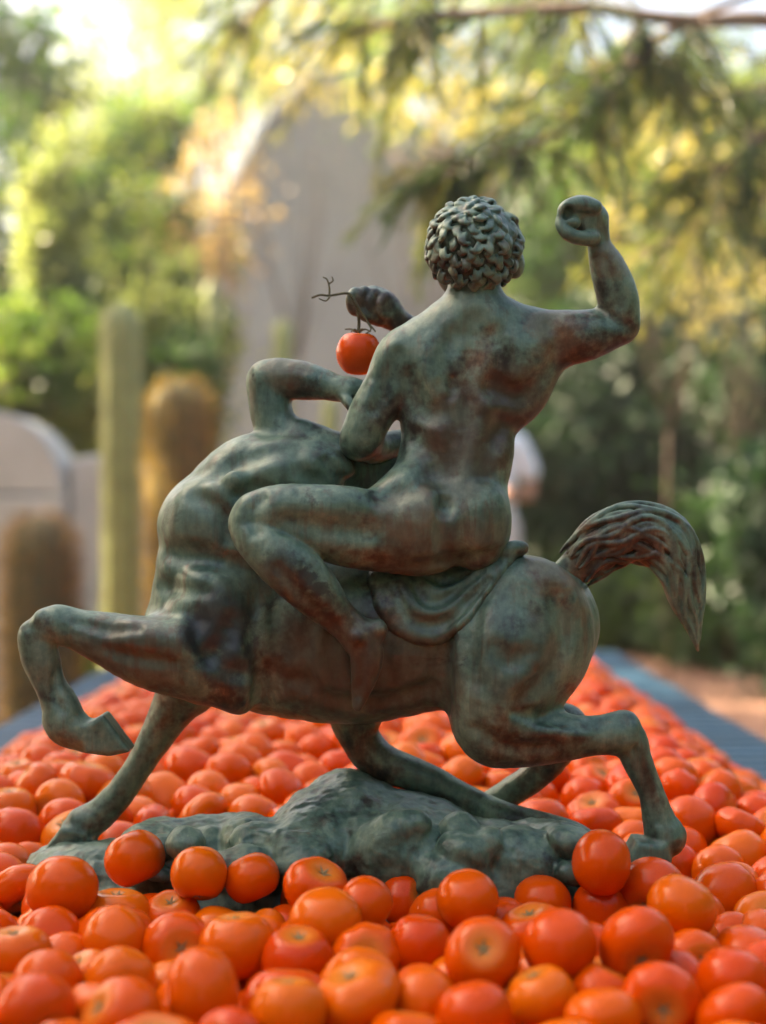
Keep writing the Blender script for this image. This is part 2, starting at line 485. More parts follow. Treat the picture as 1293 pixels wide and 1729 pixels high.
horse.groove([(500, 1150), (560, 1182), (640, 1186), (720, 1164)], 10, 26)
for q in range(4):
    horse.groove([(520 + q * 46, 1060), (510 + q * 46, 1110), (520 + q * 46, 1150)], 7, 26, .3)
horse.ell((66, 1046, -104), (9, 16, 12), 30, 8); horse.ell((1062, 1240, -112), (12, 20, 8), 20, 10)
# near arm reaching up to grip the rider
horse.chain([(500, 762, 8, 34), (470, 728, 14, 36), (457, 690, 18, 36), (453, 650, 20, 35), (470, 641, 18, 34)], 14)
horse.chain([(452, 642, 20, 35), (500, 641, 10, 34), (545, 649, -6, 27), (585, 662, -22, 18)], 8)
horse.chain([(512, 738, 0, 30), (560, 762, 0, 34)], 24)
horse.chain([(572, 654, -16, 20), (598, 656, -14, 19), (622, 668, -6, 17), (640, 690, 0, 12)], 6)
horse.chain([(576, 664, -26, 11), (588, 680, -40, 9), (596, 695, -46, 7)], 4)
# far arm, fist that holds the tomato stalk
horse.chain([(760, 640, 120, 40), (720, 572, 96, 26), (690, 552, 84, 20), (664, 536, 78, 19)], 8)
horse.chain([(668, 540, 78, 20), (646, 520, 72, 30), (630, 506, 70, 24)], 8)
for i, (x, y) in enumerate(((652, 498), (634, 492), (617, 489), (602, 491))):
    horse.chain([(x + 6, y + 22, 62 - i * 2, 12), (x - 2, y + 4, 52 - i * 3, 11), (x - 10, y + 16, 42 - i, 9), (x - 6, y + 32, 46, 8.5), (x + 4, y + 36, 56, 8)], 3)
horse.chain([(640, 540, 62, 12), (618, 534, 46, 10), (600, 518, 42, 8.5), (592, 508, 44, 7)], 4)

# ---- rider
rider = Sdf()
rider.chain([(800, 580, -46, 92), (788, 650, -50, 100), (775, 720, -54, 94), (762, 785, -60, 92), (752, 850, -66, 100)], 20, .74)
rider.ell((745, 600, -50), (92, 66, 58), 0, 24)
rider.ell((868, 596, -50), (84, 72, 60), 0, 24)
rider.ell((880, 640, -58), (56, 84, 48), 18, 22)                   # right lat
rider.ell((722, 660, -58), (52, 92, 46), -4, 20)                   # left lat
rider.ell((738, 626, -96), (46, 52, 20), -10, 16)                  # shoulder blades
rider.ell((868, 604, -98), (50, 46, 22), 15, 16)
rider.ell((800, 545, -58), (70, 40, 44), 0, 26)                    # trapezius
rider.chain([(800, 440, -56, 42), (802, 500, -56, 42), (802, 545, -54, 50)], 22)
rider.chain([(760, 560, -54, 36), (690, 596, -54, 40)], 26)
rider.chain([(850, 552, -54, 34), (925, 566, -54, 38)], 26)
rider.ell((708, 880, -96), (98, 86, 74), -10, 18)                  # buttocks and hip
rider.ell((806, 878, -84), (58, 86, 66), 0, 12)
rider.ell((690, 842, -88), (60, 52, 62), -30, 22)
rider.ell((800, 770, -70), (62, 70, 52), 0, 22)
# raised right arm
rider.chain([(905, 578, -56, 48), (945, 576, -60, 44), (990, 567, -66, 42), (1040, 549, -72, 36)], 20)
rider.chain([(1046, 546, -72, 34), (1042, 500, -80, 35), (1026, 452, -88, 30), (1010, 412, -94, 19), (1002, 392, -96, 19)], 8)
rider.ell((960, 556, -64), (44, 30, 34), -5, 16)
# fist
rider.ell((994, 372, -98), (27, 33, 28), 12, 6)
rider.chain([(1010, 396, -96, 18), (1004, 370, -98, 24)], 8)
for i in range(4):
    w = -126 + i * 15.5
    rider.chain([(1004, 350, w, 13), (984, 345, w, 12.5), (963, 346, w, 11.5), (951, 356, w, 10.5), (955, 371, w, 9.5), (972, 376, w, 9)], 2)
rider.chain([(1000, 402, -114, 14), (978, 402, -124, 12.5), (958, 394, -128, 11), (946, 380, -126, 9), (946, 370, -124, 8)], 3)
rider.ell((970, 363, -98), (19, 19, 31), 0, 5)
rider.ell((984, 352, -104), (26, 20, 30), 10, 8)
rider.ell((957, 360, -131), (8, 12, 13), 10, 5, -1)
# left arm clamped round the centaur's neck
rider.chain([(690, 606, -54, 46), (664, 640, -58, 42), (632, 690, -62, 39), (612, 732, -60, 36), (606, 745, -56, 33)], 14)
rider.chain([(610, 742, -56, 33), (640, 756, 0, 27), (700, 740, 60, 20)], 10)
rider.ell((664, 610, -64), (34, 46, 38), 24, 16)
# near leg
rider.chain([(715, 890, -100, 78), (620, 896, -118, 68), (545, 884, -132, 61), (475, 868, -140, 50), (434, 872, -142, 43)], 20, .82)
rider.chain([(426, 884, -140, 41), (436, 910, -152, 40), (474, 945, -162, 45), (508, 974, -160, 47), (538, 1006, -154, 41), (570, 1041, -146, 31), (604, 1072, -142, 28)], 4, .84)
rider.ell((560, 850, -150), (90, 26, 26), 0, 24)
rider.ell((636, 1064, -142), (18, 20, 20), 0, 12)
rider.chain([(604, 1074, -142, 29), (618, 1100, -144, 29), (617, 1130, -142, 25), (610, 1165, -138, 17), (603, 1190, -136, 10)], 9, .8)
rider.ell((602, 1076, -164), (12, 12, 10), 0, 8)
for i in range(4):
    rider.chain([(612 + i * 4, 1160 - i * 4, -146 + i * 3, 7), (604 + i * 5, 1196 - i * 8, -140 + i * 3, 6)], 3)
rider.groove([(800, 545), (795, 620), (780, 700), (765, 780), (754, 846)], 17, 34)
rider.groove([(753, 846), (749, 885), (752, 925), (760, 950)], 17, 12, .6)
rider.groove([(764, 566), (752, 606), (762, 650)], 11, 26)
rider.groove([(764, 640), (763, 664), (750, 670), (742, 648)], 7, 10)
rider.groove([(836, 566), (848, 610), (838, 652)], 12, 26)
rider.groove([(830, 655), (880, 668), (918, 640)], 14, 28)
rider.groove([(690, 640), (712, 690), (745, 694)], 13, 28)
rider.groove([(700, 740), (735, 775), (742, 800)], 12, 30)
rider.groove([(848, 716), (826, 765), (822, 800)], 12, 30)
rider.groove([(640, 838), (690, 822), (725, 800)], 10, 30)
rider.groove([(700, 955), (760, 952), (830, 935)], 10, 18)
rider.groove([(930, 545), (945, 580), (938, 612)], 9, 22)
rider.groove([(668, 600), (650, 650), (636, 690)], 8, 24)
rider.groove([(1010, 520), (1040, 540), (1066, 552)], 7, 18)
rider.groove([(1022, 440), (1036, 480), (1042, 516)], 6, 16)
rider.groove([(440, 842), (424, 866), (432, 896)], 8, 18)
rider.groove([(480, 880), (560, 894), (630, 900)], 9, 28)
rider.groove([(470, 960), (510, 1010), (560, 1056)], 7, 18)
rider.groove([(612, 1096), (610, 1140), (604, 1176)], 6, 12)
rider.ell((800, 420, -60), (70, 70, 66), 0, 6)                     # skull
rider.ell((778, 462, -14), (40, 40, 46), 0, 10)                    # jaw turned away
rider.ell((768, 440, 36), (14, 22, 18), 0, 6)                      # nose
rider.ell((868, 445, -50), (18, 26, 22), 0, 8)

# ---- curled hair
hair = Sdf()
hair.ell((800, 414, -60), (74, 72, 70), 0, 6)
hair.ell((798, 452, -66), (62, 36, 56), 0, 10)
rng = random.Random(11)
hc = (800.0, 414.0, -62.0)
k = 0
gold = math.pi * (3 - math.sqrt(5))
NC = 185
for i in range(NC):
    y = 1 - 2 * (i + .5) / NC; rr = math.sqrt(1 - y * y); th = gold * i
    n = np.array([rr * math.cos(th), y, rr * math.sin(th)])
    if n[1] > .70 and n[2] > -.3: continue
    if n[2] > .72: continue
    c = np.array(hc) + n * np.array([73, 71, 70]) + np.array([rng.uniform(-4, 4) for _ in range(3)])
    if n[1] > .45: c[1] += 8 * n[1]
    t1 = np.cross(n, [0, 1, 0.2]); t1 /= np.linalg.norm(t1); t2 = np.cross(n, t1)
    if t2[1] < 0: t2 = -t2
    # each lock: a few side-by-side strands that sweep round and curl under at the tip
    a0 = rng.uniform(-.9, .9); sz = rng.uniform(9.5, 12.5); sgn = rng.choice((-1, 1))
    d1 = t2 * math.cos(a0) + t1 * math.sin(a0); d2 = np.cross(n, d1) * sgn
    for q in (-1, 0, 1):
        pts = []; w_ = rng.uniform(.85, 1.1)
        for s_ in range(7):
            f = s_ / 6.0; ang = 2.5 * max(0, f - .35) / .65      # runs down, then hooks sideways and under
            if f < .35: along, side = -sz + f / .35 * sz, 0.0
            else: along, side = sz * .62 * math.sin(ang), sz * .62 * (1 - math.cos(ang))
            spread = q * 5.0 * (1 - .45 * f) * (math.cos(ang * .8) if f > .35 else 1)
            o = c + d1 * (along * w_ + (abs(q) < 1) * 1.5) + d2 * (side - 5 + spread) + n * (1.5 + 6.5 * math.sin(math.pi * min(1, f * 1.02)) ** .8 - .6 * abs(q))
            pts.append((*o, 1.9 + 1.9 * math.sin(math.pi * (.12 + .8 * f))))
        hair.chain(pts, 1.9, n=1)
# ---- tail
tail = Sdf()
core = [(960, 968, -8, 34), (995, 938, -8, 40), (1030, 912, -10, 46), (1075, 900, -12, 46), (1122, 914, -14, 44), (1148, 962, -14, 36), (1160, 1015, -14, 26), (1169, 1055, -14, 14), (1178, 1098, -14, 3)]
tail.chain([(x, y, w, r * .84) for x, y, w, r in core], 10, .62)
rng = random.Random(5)
CS = spline(core, 8)
for s in range(60):
    th = 2 * math.pi * (s * .618 % 1); ph = rng.uniform(0, 6.28); fr = rng.uniform(1.6, 2.6)
    t0 = rng.choice((.02, .03, .10, .2, .34)) + rng.uniform(0, .05); t1 = min(1.0, t0 + rng.uniform(.5, .75)); pts = []
    lift = rng.uniform(.80, 1.08)
    m = 18
    for q in range(m):
        t = t0 + (t1 - t0) * q / (m - 1); i = min(t * (len(CS) - 1), len(CS) - 1.001); j = int(i); f = i - j
        p = CS[j] * (1 - f) + CS[min(j + 1, len(CS) - 1)] * f
        tg = CS[min(j + 1, len(CS) - 1)][:2] - CS[max(j - 1, 0)][:2]; tg = tg / (np.linalg.norm(tg) + 1e-6); nn = np.array([tg[1], -tg[0]])
        a = th + .26 * math.sin(ph + fr * 6.28 * t * 1.3)
        off = math.cos(a) * p[3] * lift; dw = -math.sin(a) * p[3] * .62 * lift
        e = math.sin(math.pi * min(1, (q + .6) / m)) ** .6
        pts.append((p[0] + nn[0] * off, p[1] + nn[1] * off, p[2] + dw, (1.4 + 5.2 * e) * (.45 + .55 * min(1, p[3] / 40))))
    tail.chain(pts, 1.0, n=1)
# ---- saddle cloth
cloth = Sdf()
def on_horse(px, py, off=0.0):
    w = horse.surface_w(px, py)
    return (-90.0 if w is None else w) + off
def fold(pts, r, k=10, off=2.0):
    P = spline([(x, y) for x, y in pts], 3)
    m = len(P); Q = []
    for i, (x, y) in enumerate(P):
        e = .62 + .38 * math.sin(math.pi * (i + .5) / m)
        Q.append((x, y, max(-176, on_horse(x, y, off)), r * e))
    cloth.chain(Q, k, n=1)
poly = [(632, 972), (640, 1015), (664, 1050), (704, 1070), (742, 1070), (776, 1046), (812, 1000), (846, 960), (880, 926), (840, 926), (760, 945), (680, 955)]
def inside(x, y):
    c_ = False; j = len(poly) - 1
    for i in range(len(poly)):
        (xi, yi), (xj, yj) = poly[i], poly[j]
        if (yi > y) != (yj > y) and x < (xj - xi) * (y - yi) / (yj - yi) + xi: c_ = not c_
        j = i
    return c_
for x in range(636, 884, 13):
    for y in range(950, 1074, 13):
        if inside(x, y): cloth.ell((x, y, max(-170, on_horse(x, y, 4.0))), (17, 17, 11), 0, 12)
fold([(634, 976), (641, 1016), (664, 1052), (702, 1074), (740, 1075), (774, 1054), (808, 1012), (844, 964), (882, 928)], 13, 9, -1)
fold([(676, 982), (690, 1016), (716, 1034), (748, 1031), (780, 1008), (816, 972), (862, 936)], 14, 12, -7)
fold([(716, 984), (738, 1003), (764, 996), (796, 974), (846, 944)], 11, 10, -9)
fold([(656, 980), (672, 1024), (700, 1050)], 8, 12, -5)
fold([(842, 932), (866, 926), (882, 924)], 13, 8, -4)
for pts, r in (([(664, 990), (684, 1034), (716, 1054), (752, 1050), (786, 1022), (824, 978)], 11), ([(700, 990), (718, 1016), (744, 1016), (776, 992), (812, 964)], 9), ([(724, 975), (752, 982), (790, 966)], 8)):
    cloth.groove(pts, r, 8, .4)
# ---- cast rock under the hooves
rock = Sdf()
for c, r, rot in [((590, 1400, 20), (105, 92, 130), 0), ((545, 1425, -20), (100, 84, 130), 0), ((690, 1420, 0), (150, 80, 150), 10),
                  ((850, 1470, -20), (150, 80, 150), 8), ((945, 1440, -10), (90, 52, 110), 20), ((330, 1458, 0), (130, 62, 105), -6),
                  ((180, 1468, 30), (130, 46, 84), 3), ((650, 1540, -20), (420, 95, 150), 2), ((300, 1530, 10), (260, 66, 110), 0),
                  ((930, 1530, -20), (170, 70, 130), 4), ((1070, 1500, -60), (80, 48, 90), 0), ((500, 1440, -120), (70, 50, 60), 0),
                  ((670, 1440, -110), (86, 66, 70), 0), ((890, 1455, -120), (74, 56, 60), 20), ((760, 1480, -150), (70, 50, 60), 0),
                  ((580, 1345, 40), (56, 44, 60), 0), ((430, 1420, -40), (60, 40, 70), 10), ((270, 1420, -10), (66, 38, 70), 0), ((110, 1462, 60), (60, 36, 70), 0)]:
    rock.ell(c, r, rot, 14)
rrk = random.Random(9)
for i in range(60):
    x = rrk.uniform(260, 1040); t = (x - 590) / 500; y = 1395 + 70 * t * t * (1.2 if t < 0 else .75) + rrk.uniform(-10, 70); s_ = rrk.uniform(16, 46)
    rock.ell((x, y, rrk.uniform(-150, 20) - (y - 1395) * .5), (s_ * rrk.uniform(.9, 1.8), s_ * .8, s_), rrk.uniform(-30, 30), 9)
rock.prism([(60, 1500), (1120, 1500), (1110, 1614), (60, 1614)], -5, 95, 20, 30)
HAZE = .005
# ------------------------------------------------------------------ more materials
def simple(name, col, rough=.6, var=.25, scale=20, bump=.0, bscale=60, dist=.01, metallic=0.0):
    m, nt, p = new_mat(name); b = NT(nt); o = b.coord('Object')
    n = b.noise(o, scale, 5, .6)
    lo = tuple(c * (1 - var) for c in col); hi = tuple(min(1, c * (1 + var)) for c in col)
    b.l(b.ramp(n, [(.3, lo), (.7, hi)]), p.inputs['Base Color'])
    p.inputs['Roughness'].default_value = rough; p.inputs['Metallic'].default_value = metallic
    if bump: b.l(b.bump(b.noise(o, bscale, 4, .6), bump, dist), p.inputs['Normal'])
    return m

def leaf_mat(name, stops, trans=.45, rough=.45):
    """stops: colours along the leaf's own random value"""
    m, nt, p = new_mat(name); b = NT(nt)
    a = b.n('Attribute'); a.attribute_name = 'rnd'
    c = b.ramp(a.outputs['Fac'], stops)
    b.l(c, p.inputs['Base Color']); p.inputs['Roughness'].default_value = rough
    t = b.n('BsdfTranslucent'); mx = b.n('MixShader'); mx.inputs[0].default_value = trans
    warm = b.mix(1.0, c, (1.15, 1.25, .62), 'MULTIPLY'); b.l(warm, t.inputs['Color'])
    b.l(p.outputs[0], mx.inputs[1]); b.l(t.outputs[0], mx.inputs[2])
    b.l(mx.outputs[0], nt.nodes['Material Output'].inputs['Surface'])
    return m

M['leaf_dark'] = leaf_mat('dark_leaf', [(0, (.010, .030, .013)), (.6, (.020, .055, .022)), (1, (.040, .090, .034))], .25)  # dark green also carries the shade over the path shrubs
M['leaf_mid'] = leaf_mat('mid_leaf', [(0, (.028, .070, .026)), (.6, (.055, .115, .038)), (1, (.10, .16, .048))], .4)
M['leaf_yellow'] = leaf_mat('yellow_leaf', [(0, (.062, .125, .03)), (.5, (.12, .19, .042)), (1, (.25, .27, .07))], .5)
M['leaf_pale'] = leaf_mat('pale_leaf', [(0, (.15, .20, .09)), (.5, (.24, .28, .12)), (1, (.38, .38, .19))], .55)
M['leaf_pink'] = leaf_mat('pink_leaf', [(0, (.24, .16, .11)), (.5, (.40, .26, .19)), (1, (.50, .35, .26))], .5)
M['needle'] = leaf_mat('pine_needle', [(0, (.03, .065, .028)), (.45, (.07, .11, .04)), (.8, (.19, .20, .065)), (1, (.34, .29, .10))], .5, .35)
M['bark'] = simple('bark', (.12, .08, .055), .85, .4, 14, .6, 40, .02)
M['bark_pink'] = simple('pinkish_bark', (.26, .17, .12), .85, .35, 14, .6, 40, .02)
M['path'] = simple('red_gravel', (.30, .155, .105), .95, .3, 9, .8, 90, .01)
M['soil'] = simple('garden_soil', (.17, .11, .07), .95, .35, 5, .6, 40, .02)
M['grey_plaster'] = simple('grey_plaster', (.20, .235, .265), .9, .12, 1.2, .2, 25, .01)
M['pale_stone'] = simple('pale_stone', (.46, .46, .44), .9, .14, 4, .4, 30, .01)
M['shirt'] = simple('white_cotton', (.76, .84, .94), .85, .05, 10)
M['trousers'] = simple('pale_trousers', (.66, .64, .62), .85, .08, 10)
M['skin'] = simple('skin', (.40, .20, .125), .55, .08, 12)
M['dark_hair'] = simple('dark_hair', (.025, .018, .014), .6, .3, 40)
M['shoe'] = simple('shoe_leather', (.06, .04, .03), .5, .2, 20)
M['cactus_green'] = simple('cactus_skin', (.25, .28, .11), .6, .22, 12)
M['cactus_brown'] = simple('old_cactus_skin', (.17, .155, .075), .7, .3, 12)
M['spine_gold'] = leaf_mat('golden_spine', [(0, (.12, .085, .035)), (.6, (.28, .17, .06)), (1, (.66, .40, .14))], .4)
M['spine_pale'] = leaf_mat('pale_spine', [(0, (.34, .30, .17)), (1, (.55, .48, .30))], .4)
M['spine_orange'] = leaf_mat('orange_spine', [(0, (.12, .08, .04)), (.6, (.25, .14, .06)), (1, (.64, .34, .14))], .4)
M['stalk'] = simple('dry_tomato_stalk', (.075, .07, .035), .7, .4, 80)

def blue_paint():
    m, nt, p = new_mat('worn_blue_paint'); b = NT(nt)
    o = b.coord('Object', (1, 9, 9)); oi = b.n('ObjectInfo')
    n = b.noise(o, 6, 6, .65)
    c = b.ramp(n, [(.3, (.012, .050, .095)), (.6, (.022, .085, .15)), (.75, (.045, .13, .21))])
    hsv = b.n('HueSaturation'); b.l(c, hsv.inputs['Color'])
    b.l(b.math('ADD', b.math('MULTIPLY', oi.outputs['Random'], .5), .75), hsv.inputs['Value'])
    b.l(hsv.outputs[0], p.inputs['Base Color']); p.inputs['Roughness'].default_value = .5
    b.l(b.bump(n, .3, .003), p.inputs['Normal'])
    return m
M['blue'] = blue_paint()

def tomato_mat():
    m, nt, p = new_mat('tomato_skin'); b = NT(nt)
    oi = b.n('ObjectInfo'); at = b.n('Attribute'); at.attribute_name = 'tint'; ag = b.n('Attribute'); ag.attribute_name = 'stem'
    o = b.coord('Object')
    t = b.math('FRACT', b.math('ADD', at.outputs['Fac'], oi.outputs['Random']))
    skin = b.ramp(t, [(0, (.58, .040, .002)), (.35, (.65, .068, .002)), (.75, (.69, .092, .003)), (1, (.71, .135, .005))])
    n = b.noise(o, 22, 4, .6)
    skin = b.mix(b.ramp(n, [(.4, 0.0), (.75, .35)]), skin, (.71, .12, .004))
    st = b.math('MULTIPLY', ag.outputs['Fac'], b.math('ADD', b.math('MULTIPLY', n, 1.1), .35), True)
    skin = b.mix(b.ramp(st, [(.25, 0.0), (.85, .8)]), skin, (.64, .22, .035))
    b.l(skin, p.inputs['Base Color'])
    p.inputs['Roughness'].default_value = .30
    p.inputs['Specular IOR Level'].default_value = .22
    p.inputs['Subsurface Weight'].default_value = .05
    p.inputs['Subsurface Radius'].default_value = (.012, .004, .002)
    b.l(b.ramp(b.noise(o, 40, 3, .5), [(.35, .14), (.7, .26)]), p.inputs['Roughness'])
    b.l(b.bump(b.noise(o, 35, 3, .5), .06, .004), p.inputs['Normal'])
    return m
M['tomato'] = tomato_mat()
M['scar'] = simple('stem_scar', (.26, .18, .08), .8, .4, 300)

def W(px, py, d):
    """world point at depth d along the lens axis"""
    return np.array([(px - 646.5) / 2400 * d, d - DIST, ZC + (864.5 - py) / 2400 * d])

# ------------------------------------------------------------------ setting
g = MB()
NG = 24
xs = np.sign(np.linspace(-1, 1, NG)) * np.abs(np.linspace(-1, 1, NG)) ** 3 * 700
V = [(x, y, 0) for y in xs for x in xs]
g.add(V, [(j * NG + i, j * NG + i + 1, j * NG + NG + i + 1, j * NG + NG + i) for j in range(NG - 1) for i in range(NG - 1)])
tag(g.build('ground', M['soil']), kind='structure')
pth = MB()
pl, pr_ = [(-1.25, -8), (-1.25, 0), (-1.3, 4), (-1.2, 8), (-.6, 12), (-.4, 13.4)], [(1.9, -8), (2.0, 0), (2.35, 4), (2.9, 8), (4.2, 12), (4.6, 13.4)]
V = []; F = []
for i, (a, b_) in enumerate(zip(pl, pr_)):
    V += [(a[0], a[1], .004), (b_[0], b_[1], .004)]
    if i: F.append((2 * i - 2, 2 * i - 1, 2 * i + 1, 2 * i))
pth.add(V, F)
tag(pth.build('path', M['path']), kind='structure')

# grey rendered building at the end of the path
bd = empty('grey_building', (0, 14.0, 0), 'plain grey rendered building rising behind the garden at the end of the path', 'building')
def wall_box(name, x0, x1, y0, y1, z0, z1, mat, parent, off=(0, 0, 0), bev=.0):
    m = MB(); m.box(((x0 + x1) / 2 - off[0], (y0 + y1) / 2 - off[1], (z0 + z1) / 2 - off[2]), (x1 - x0, y1 - y0, z1 - z0), 0, bev)
    return m.build(name, mat, parent, smooth=False)
bo = (0, 14.0, 0)
m = MB()     # gabled front: its ridge near the middle, tapering to the sides
prof = [(-2.55, 0), (2.4, 0), (2.4, 3.6), (.2, 5.35), (-.75, 5.75), (-1.25, 5.3), (-2.1, 3.7), (-2.55, 3.2)]
Vf = [(x, 0, z) for x, z in prof] + [(x, 6, z) for x, z in prof]; n_ = len(prof)
m.add(Vf, [tuple(range(n_))[::-1][::-1], tuple(range(n_, 2 * n_))[::-1]] + [(i, i + n_, (i + 1) % n_ + n_, (i + 1) % n_) for i in range(n_)])
m.build('wall', M['grey_plaster'], bd, smooth=False)
m = MB()
for (x0, z0), (x1, z1) in zip(prof[2:-1], prof[3:]):
    L = math.hypot(x1 - x0, z1 - z0)
    m.tube([(x0, -.03, z0 + .04), (x1, -.03, z1 + .04)], .07, 6)
m.build('coping', M['grey_plaster'], bd, smooth=False)

# pale stone garden wall on the left: a rounded end and a lower section
gw = empty('garden_wall', (-2.2, 5.6, 0), 'low pale stone garden wall with a rounded end behind the cacti', 'wall')
dW = 7.2
def wall_slab(name, outline, depth, dy=0.0):
    """outline in the wall's own plane, given a thickness and a softened front edge"""
    pts = [W(x, y, dW)[[0, 2]] + np.array([2.2, 0.0]) for x, y in outline]
    pts = [(x, max(z, 0.0)) for x, z in pts]; n = len(pts); cx = sum(p_[0] for p_ in pts) / n; cz = sum(p_[1] for p_ in pts) / n
    V = []
    for y, s in ((-depth / 2, .97), (-depth / 2 + .03, 1.0), (depth / 2, 1.0)):
        V += [(cx + (x - cx) * s, y + dy, cz + (z - cz) * s if z > .01 else 0.0) for x, z in pts]
    F = [tuple(range(n)), tuple(range(2 * n, 3 * n))[::-1]] + [(l * n + i, l * n + n + i, l * n + n + (i + 1) % n, l * n + (i + 1) % n) for l in (0, 1) for i in range(n)]
    m_ = MB(); m_.add(V, F); return m_.build(name, M['pale_stone'], gw, smooth=False)
wall_slab('upper_course', [(-330, 834), (-330, 700), (-120, 692), (0, 696), (40, 706), (74, 726), (100, 754), (116, 790), (122, 834)], .40)
wall_slab('lower_course', [(-330, 1220), (-330, 838), (124, 838), (126, 960), (126, 1220)], .44)
wall_slab('low_section', [(128, 1220), (128, 776), (170, 770), (262, 790), (266, 1220)], .36, .05)

# ------------------------------------------------------------------ foliage
def leaf_mesh(name, C, length, width, rng, droop=0.0, dirs=None, val=None):
    """one folded four-sided leaf per centre"""
    n = len(C)
    D = rng.normal(size=(n, 3)) if dirs is None else dirs + rng.normal(size=(n, 3)) * .35
    D[:, 2] -= droop * 1.5
    D /= np.linalg.norm(D, axis=1, keepdims=True)
    S = np.cross(D, rng.normal(size=(n, 3))); S /= np.linalg.norm(S, axis=1, keepdims=True) + 1e-9
    N_ = np.cross(D, S)
    L = length * rng.uniform(.6, 1.25, (n, 1)); Wd = width * rng.uniform(.7, 1.2, (n, 1))
    V = np.stack([C, C + D * L * .5 + S * Wd * .5 + N_ * Wd * .15, C + D * L, C + D * L * .5 - S * Wd * .5 + N_ * Wd * .15], 1).reshape(-1, 3)
    F = np.arange(4 * n).reshape(n, 4)
    a = (rng.uniform(0, 1, n) if val is None else np.clip(val + rng.normal(0, .18, n), 0, 1)).repeat(4)
    return mesh_np(name, V, F, False, a)

def clumps(rng, centre, rad, nc, cr, nl, shell=.35):
    """leaf centres in clumps spread through an uneven ellipsoid"""
    u = rng.normal(size=(nc, 3)); u /= np.linalg.norm(u, axis=1, keepdims=True)
    q = rng.uniform(shell, 1, (nc, 1)) ** .6 * rng.uniform(.75, 1.08, (nc, 1))
    cc = np.array(centre) + u * q * np.array(rad)
    rr = cr * rng.uniform(.55, 1.35, nc); idx = rng.integers(0, nc, nl)
    off = rng.normal(size=(nl, 3)) * .45 * rr[idx][:, None]
    return cc, cc[idx] + off, rng.uniform(0, 1, nc)[idx]

def limbs(base, tips, r0, rng, bend=.15):
    mb = MB(); base = np.array(base, float); top = np.mean(tips, axis=0); fork = base + (top - base) * np.array([.4, .4, .5])
    mb.tube([base, base + (fork - base) * .5 + rng.normal(size=3) * .03 * bend * 6, fork], [r0, r0 * .8, r0 * .62], 9)
    for t in tips:
        t = np.array(t); mid = fork + (t - fork) * .5 + rng.normal(size=3) * bend * np.linalg.norm(t - fork) * .5
        mb.tube([fork - (fork - base) * .04, mid, t], [r0 * .5, r0 * .3, r0 * .1], 6)
    return mb

def tree(name, base, centre, rad, nc, cr, nl, leaf, mat, label, cat='tree', group=None, seed=1, r0=.08, bark='bark', droop=.2, shell=.35):
    rng = np.random.default_rng(seed); o = np.array([base[0], base[1], 0.0])
    t = empty(name, tuple(o), label, cat, group)
    cc, C, v = clumps(rng, np.array(centre) - o, rad, nc, cr, nl, shell)
    tips = cc[rng.choice(nc, min(nc, 14), replace=False)]
    limbs((0, 0, 0), tips, r0, rng).build('trunk', M[bark], t)
    link('crown', leaf_mesh('crown', C, leaf[0], leaf[1], rng, droop, None, v), M[mat], t)
    return t

# left side
c = W(10, 330, 10.5); tree('broadleaf_tree', c, c, (.8, 1.0, 1.9), 70, .34, 6000, (.13, .06), 'leaf_mid', 'mid-green leafy tree filling the upper left edge', 'tree', 'garden trees', 3)
c = W(250, 130, 17); tree('acacia_tree', c, c, (1.35, 1.2, 2.3), 90, .42, 6500, (.16, .05), 'leaf_pale', 'tall pale yellow sunlit tree at the upper left against the sky', 'tree', 'garden trees', 4, .12)
c = W(100, 420, 9.0); tree('columnar_shrub', c, c, (.24, .24, .78), 40, .16, 4200, (.09, .04), 'leaf_pale', 'narrow yellow-green shrub rising above the stone wall', 'shrub', 'garden shrubs', 5, .03)
c = W(255, 610, 9.6); tree('leafy_shrub', c, c, (.55, .5, .66), 46, .22, 5200, (.10, .05), 'leaf_pale', 'yellow-green shrub behind the tall green cactus', 'shrub', 'garden shrubs', 6, .04)
c = W(60, 640, 8.6); tree('leafy_shrub', c, c, (.55, .4, .55), 46, .22, 5200, (.10, .05), 'leaf_yellow', 'green shrub just above the rounded stone wall', 'shrub', 'garden shrubs', 7, .04)
c = W(215, 400, 12.5); tree('leafy_tree', c, c, (.85, .8, 1.3), 60, .3, 6500, (.13, .055), 'leaf_yellow', 'green leafy tree left of the grey building', 'tree', 'garden trees', 8, .07)
c = W(372, 330, 11); tree('sparse_tree', c, c, (.42, .4, .75), 34, .22, 340, (.10, .06), 'leaf_pink', 'sparse small tree with pinkish leaves before the grey building', 'tree', 'garden trees', 9, .03, 'bark_pink')
c = W(300, 660, 8.6); tree('leafy_shrub', c, c, (.35, .3, .4), 30, .18, 1800, (.08, .04), 'leaf_mid', 'small green shrub between the two tall cacti', 'shrub', 'garden shrubs', 19, .03)
c = W(140, 1105, 6.6); tree('low_bush', c, c, (.22, .2, .14), 24, .1, 1500, (.05, .025), 'leaf_yellow', 'low yellow bush beside the blue table edge', 'bush', 'garden shrubs', 20, .015)
c = W(520, 60, 19); tree('pale_tree', c, c, (1.5, 1.2, 1.3), 60, .4, 3800, (.15, .06), 'leaf_pale', 'pale sunlit tree top above the grey building', 'tree', 'garden trees', 10, .12)
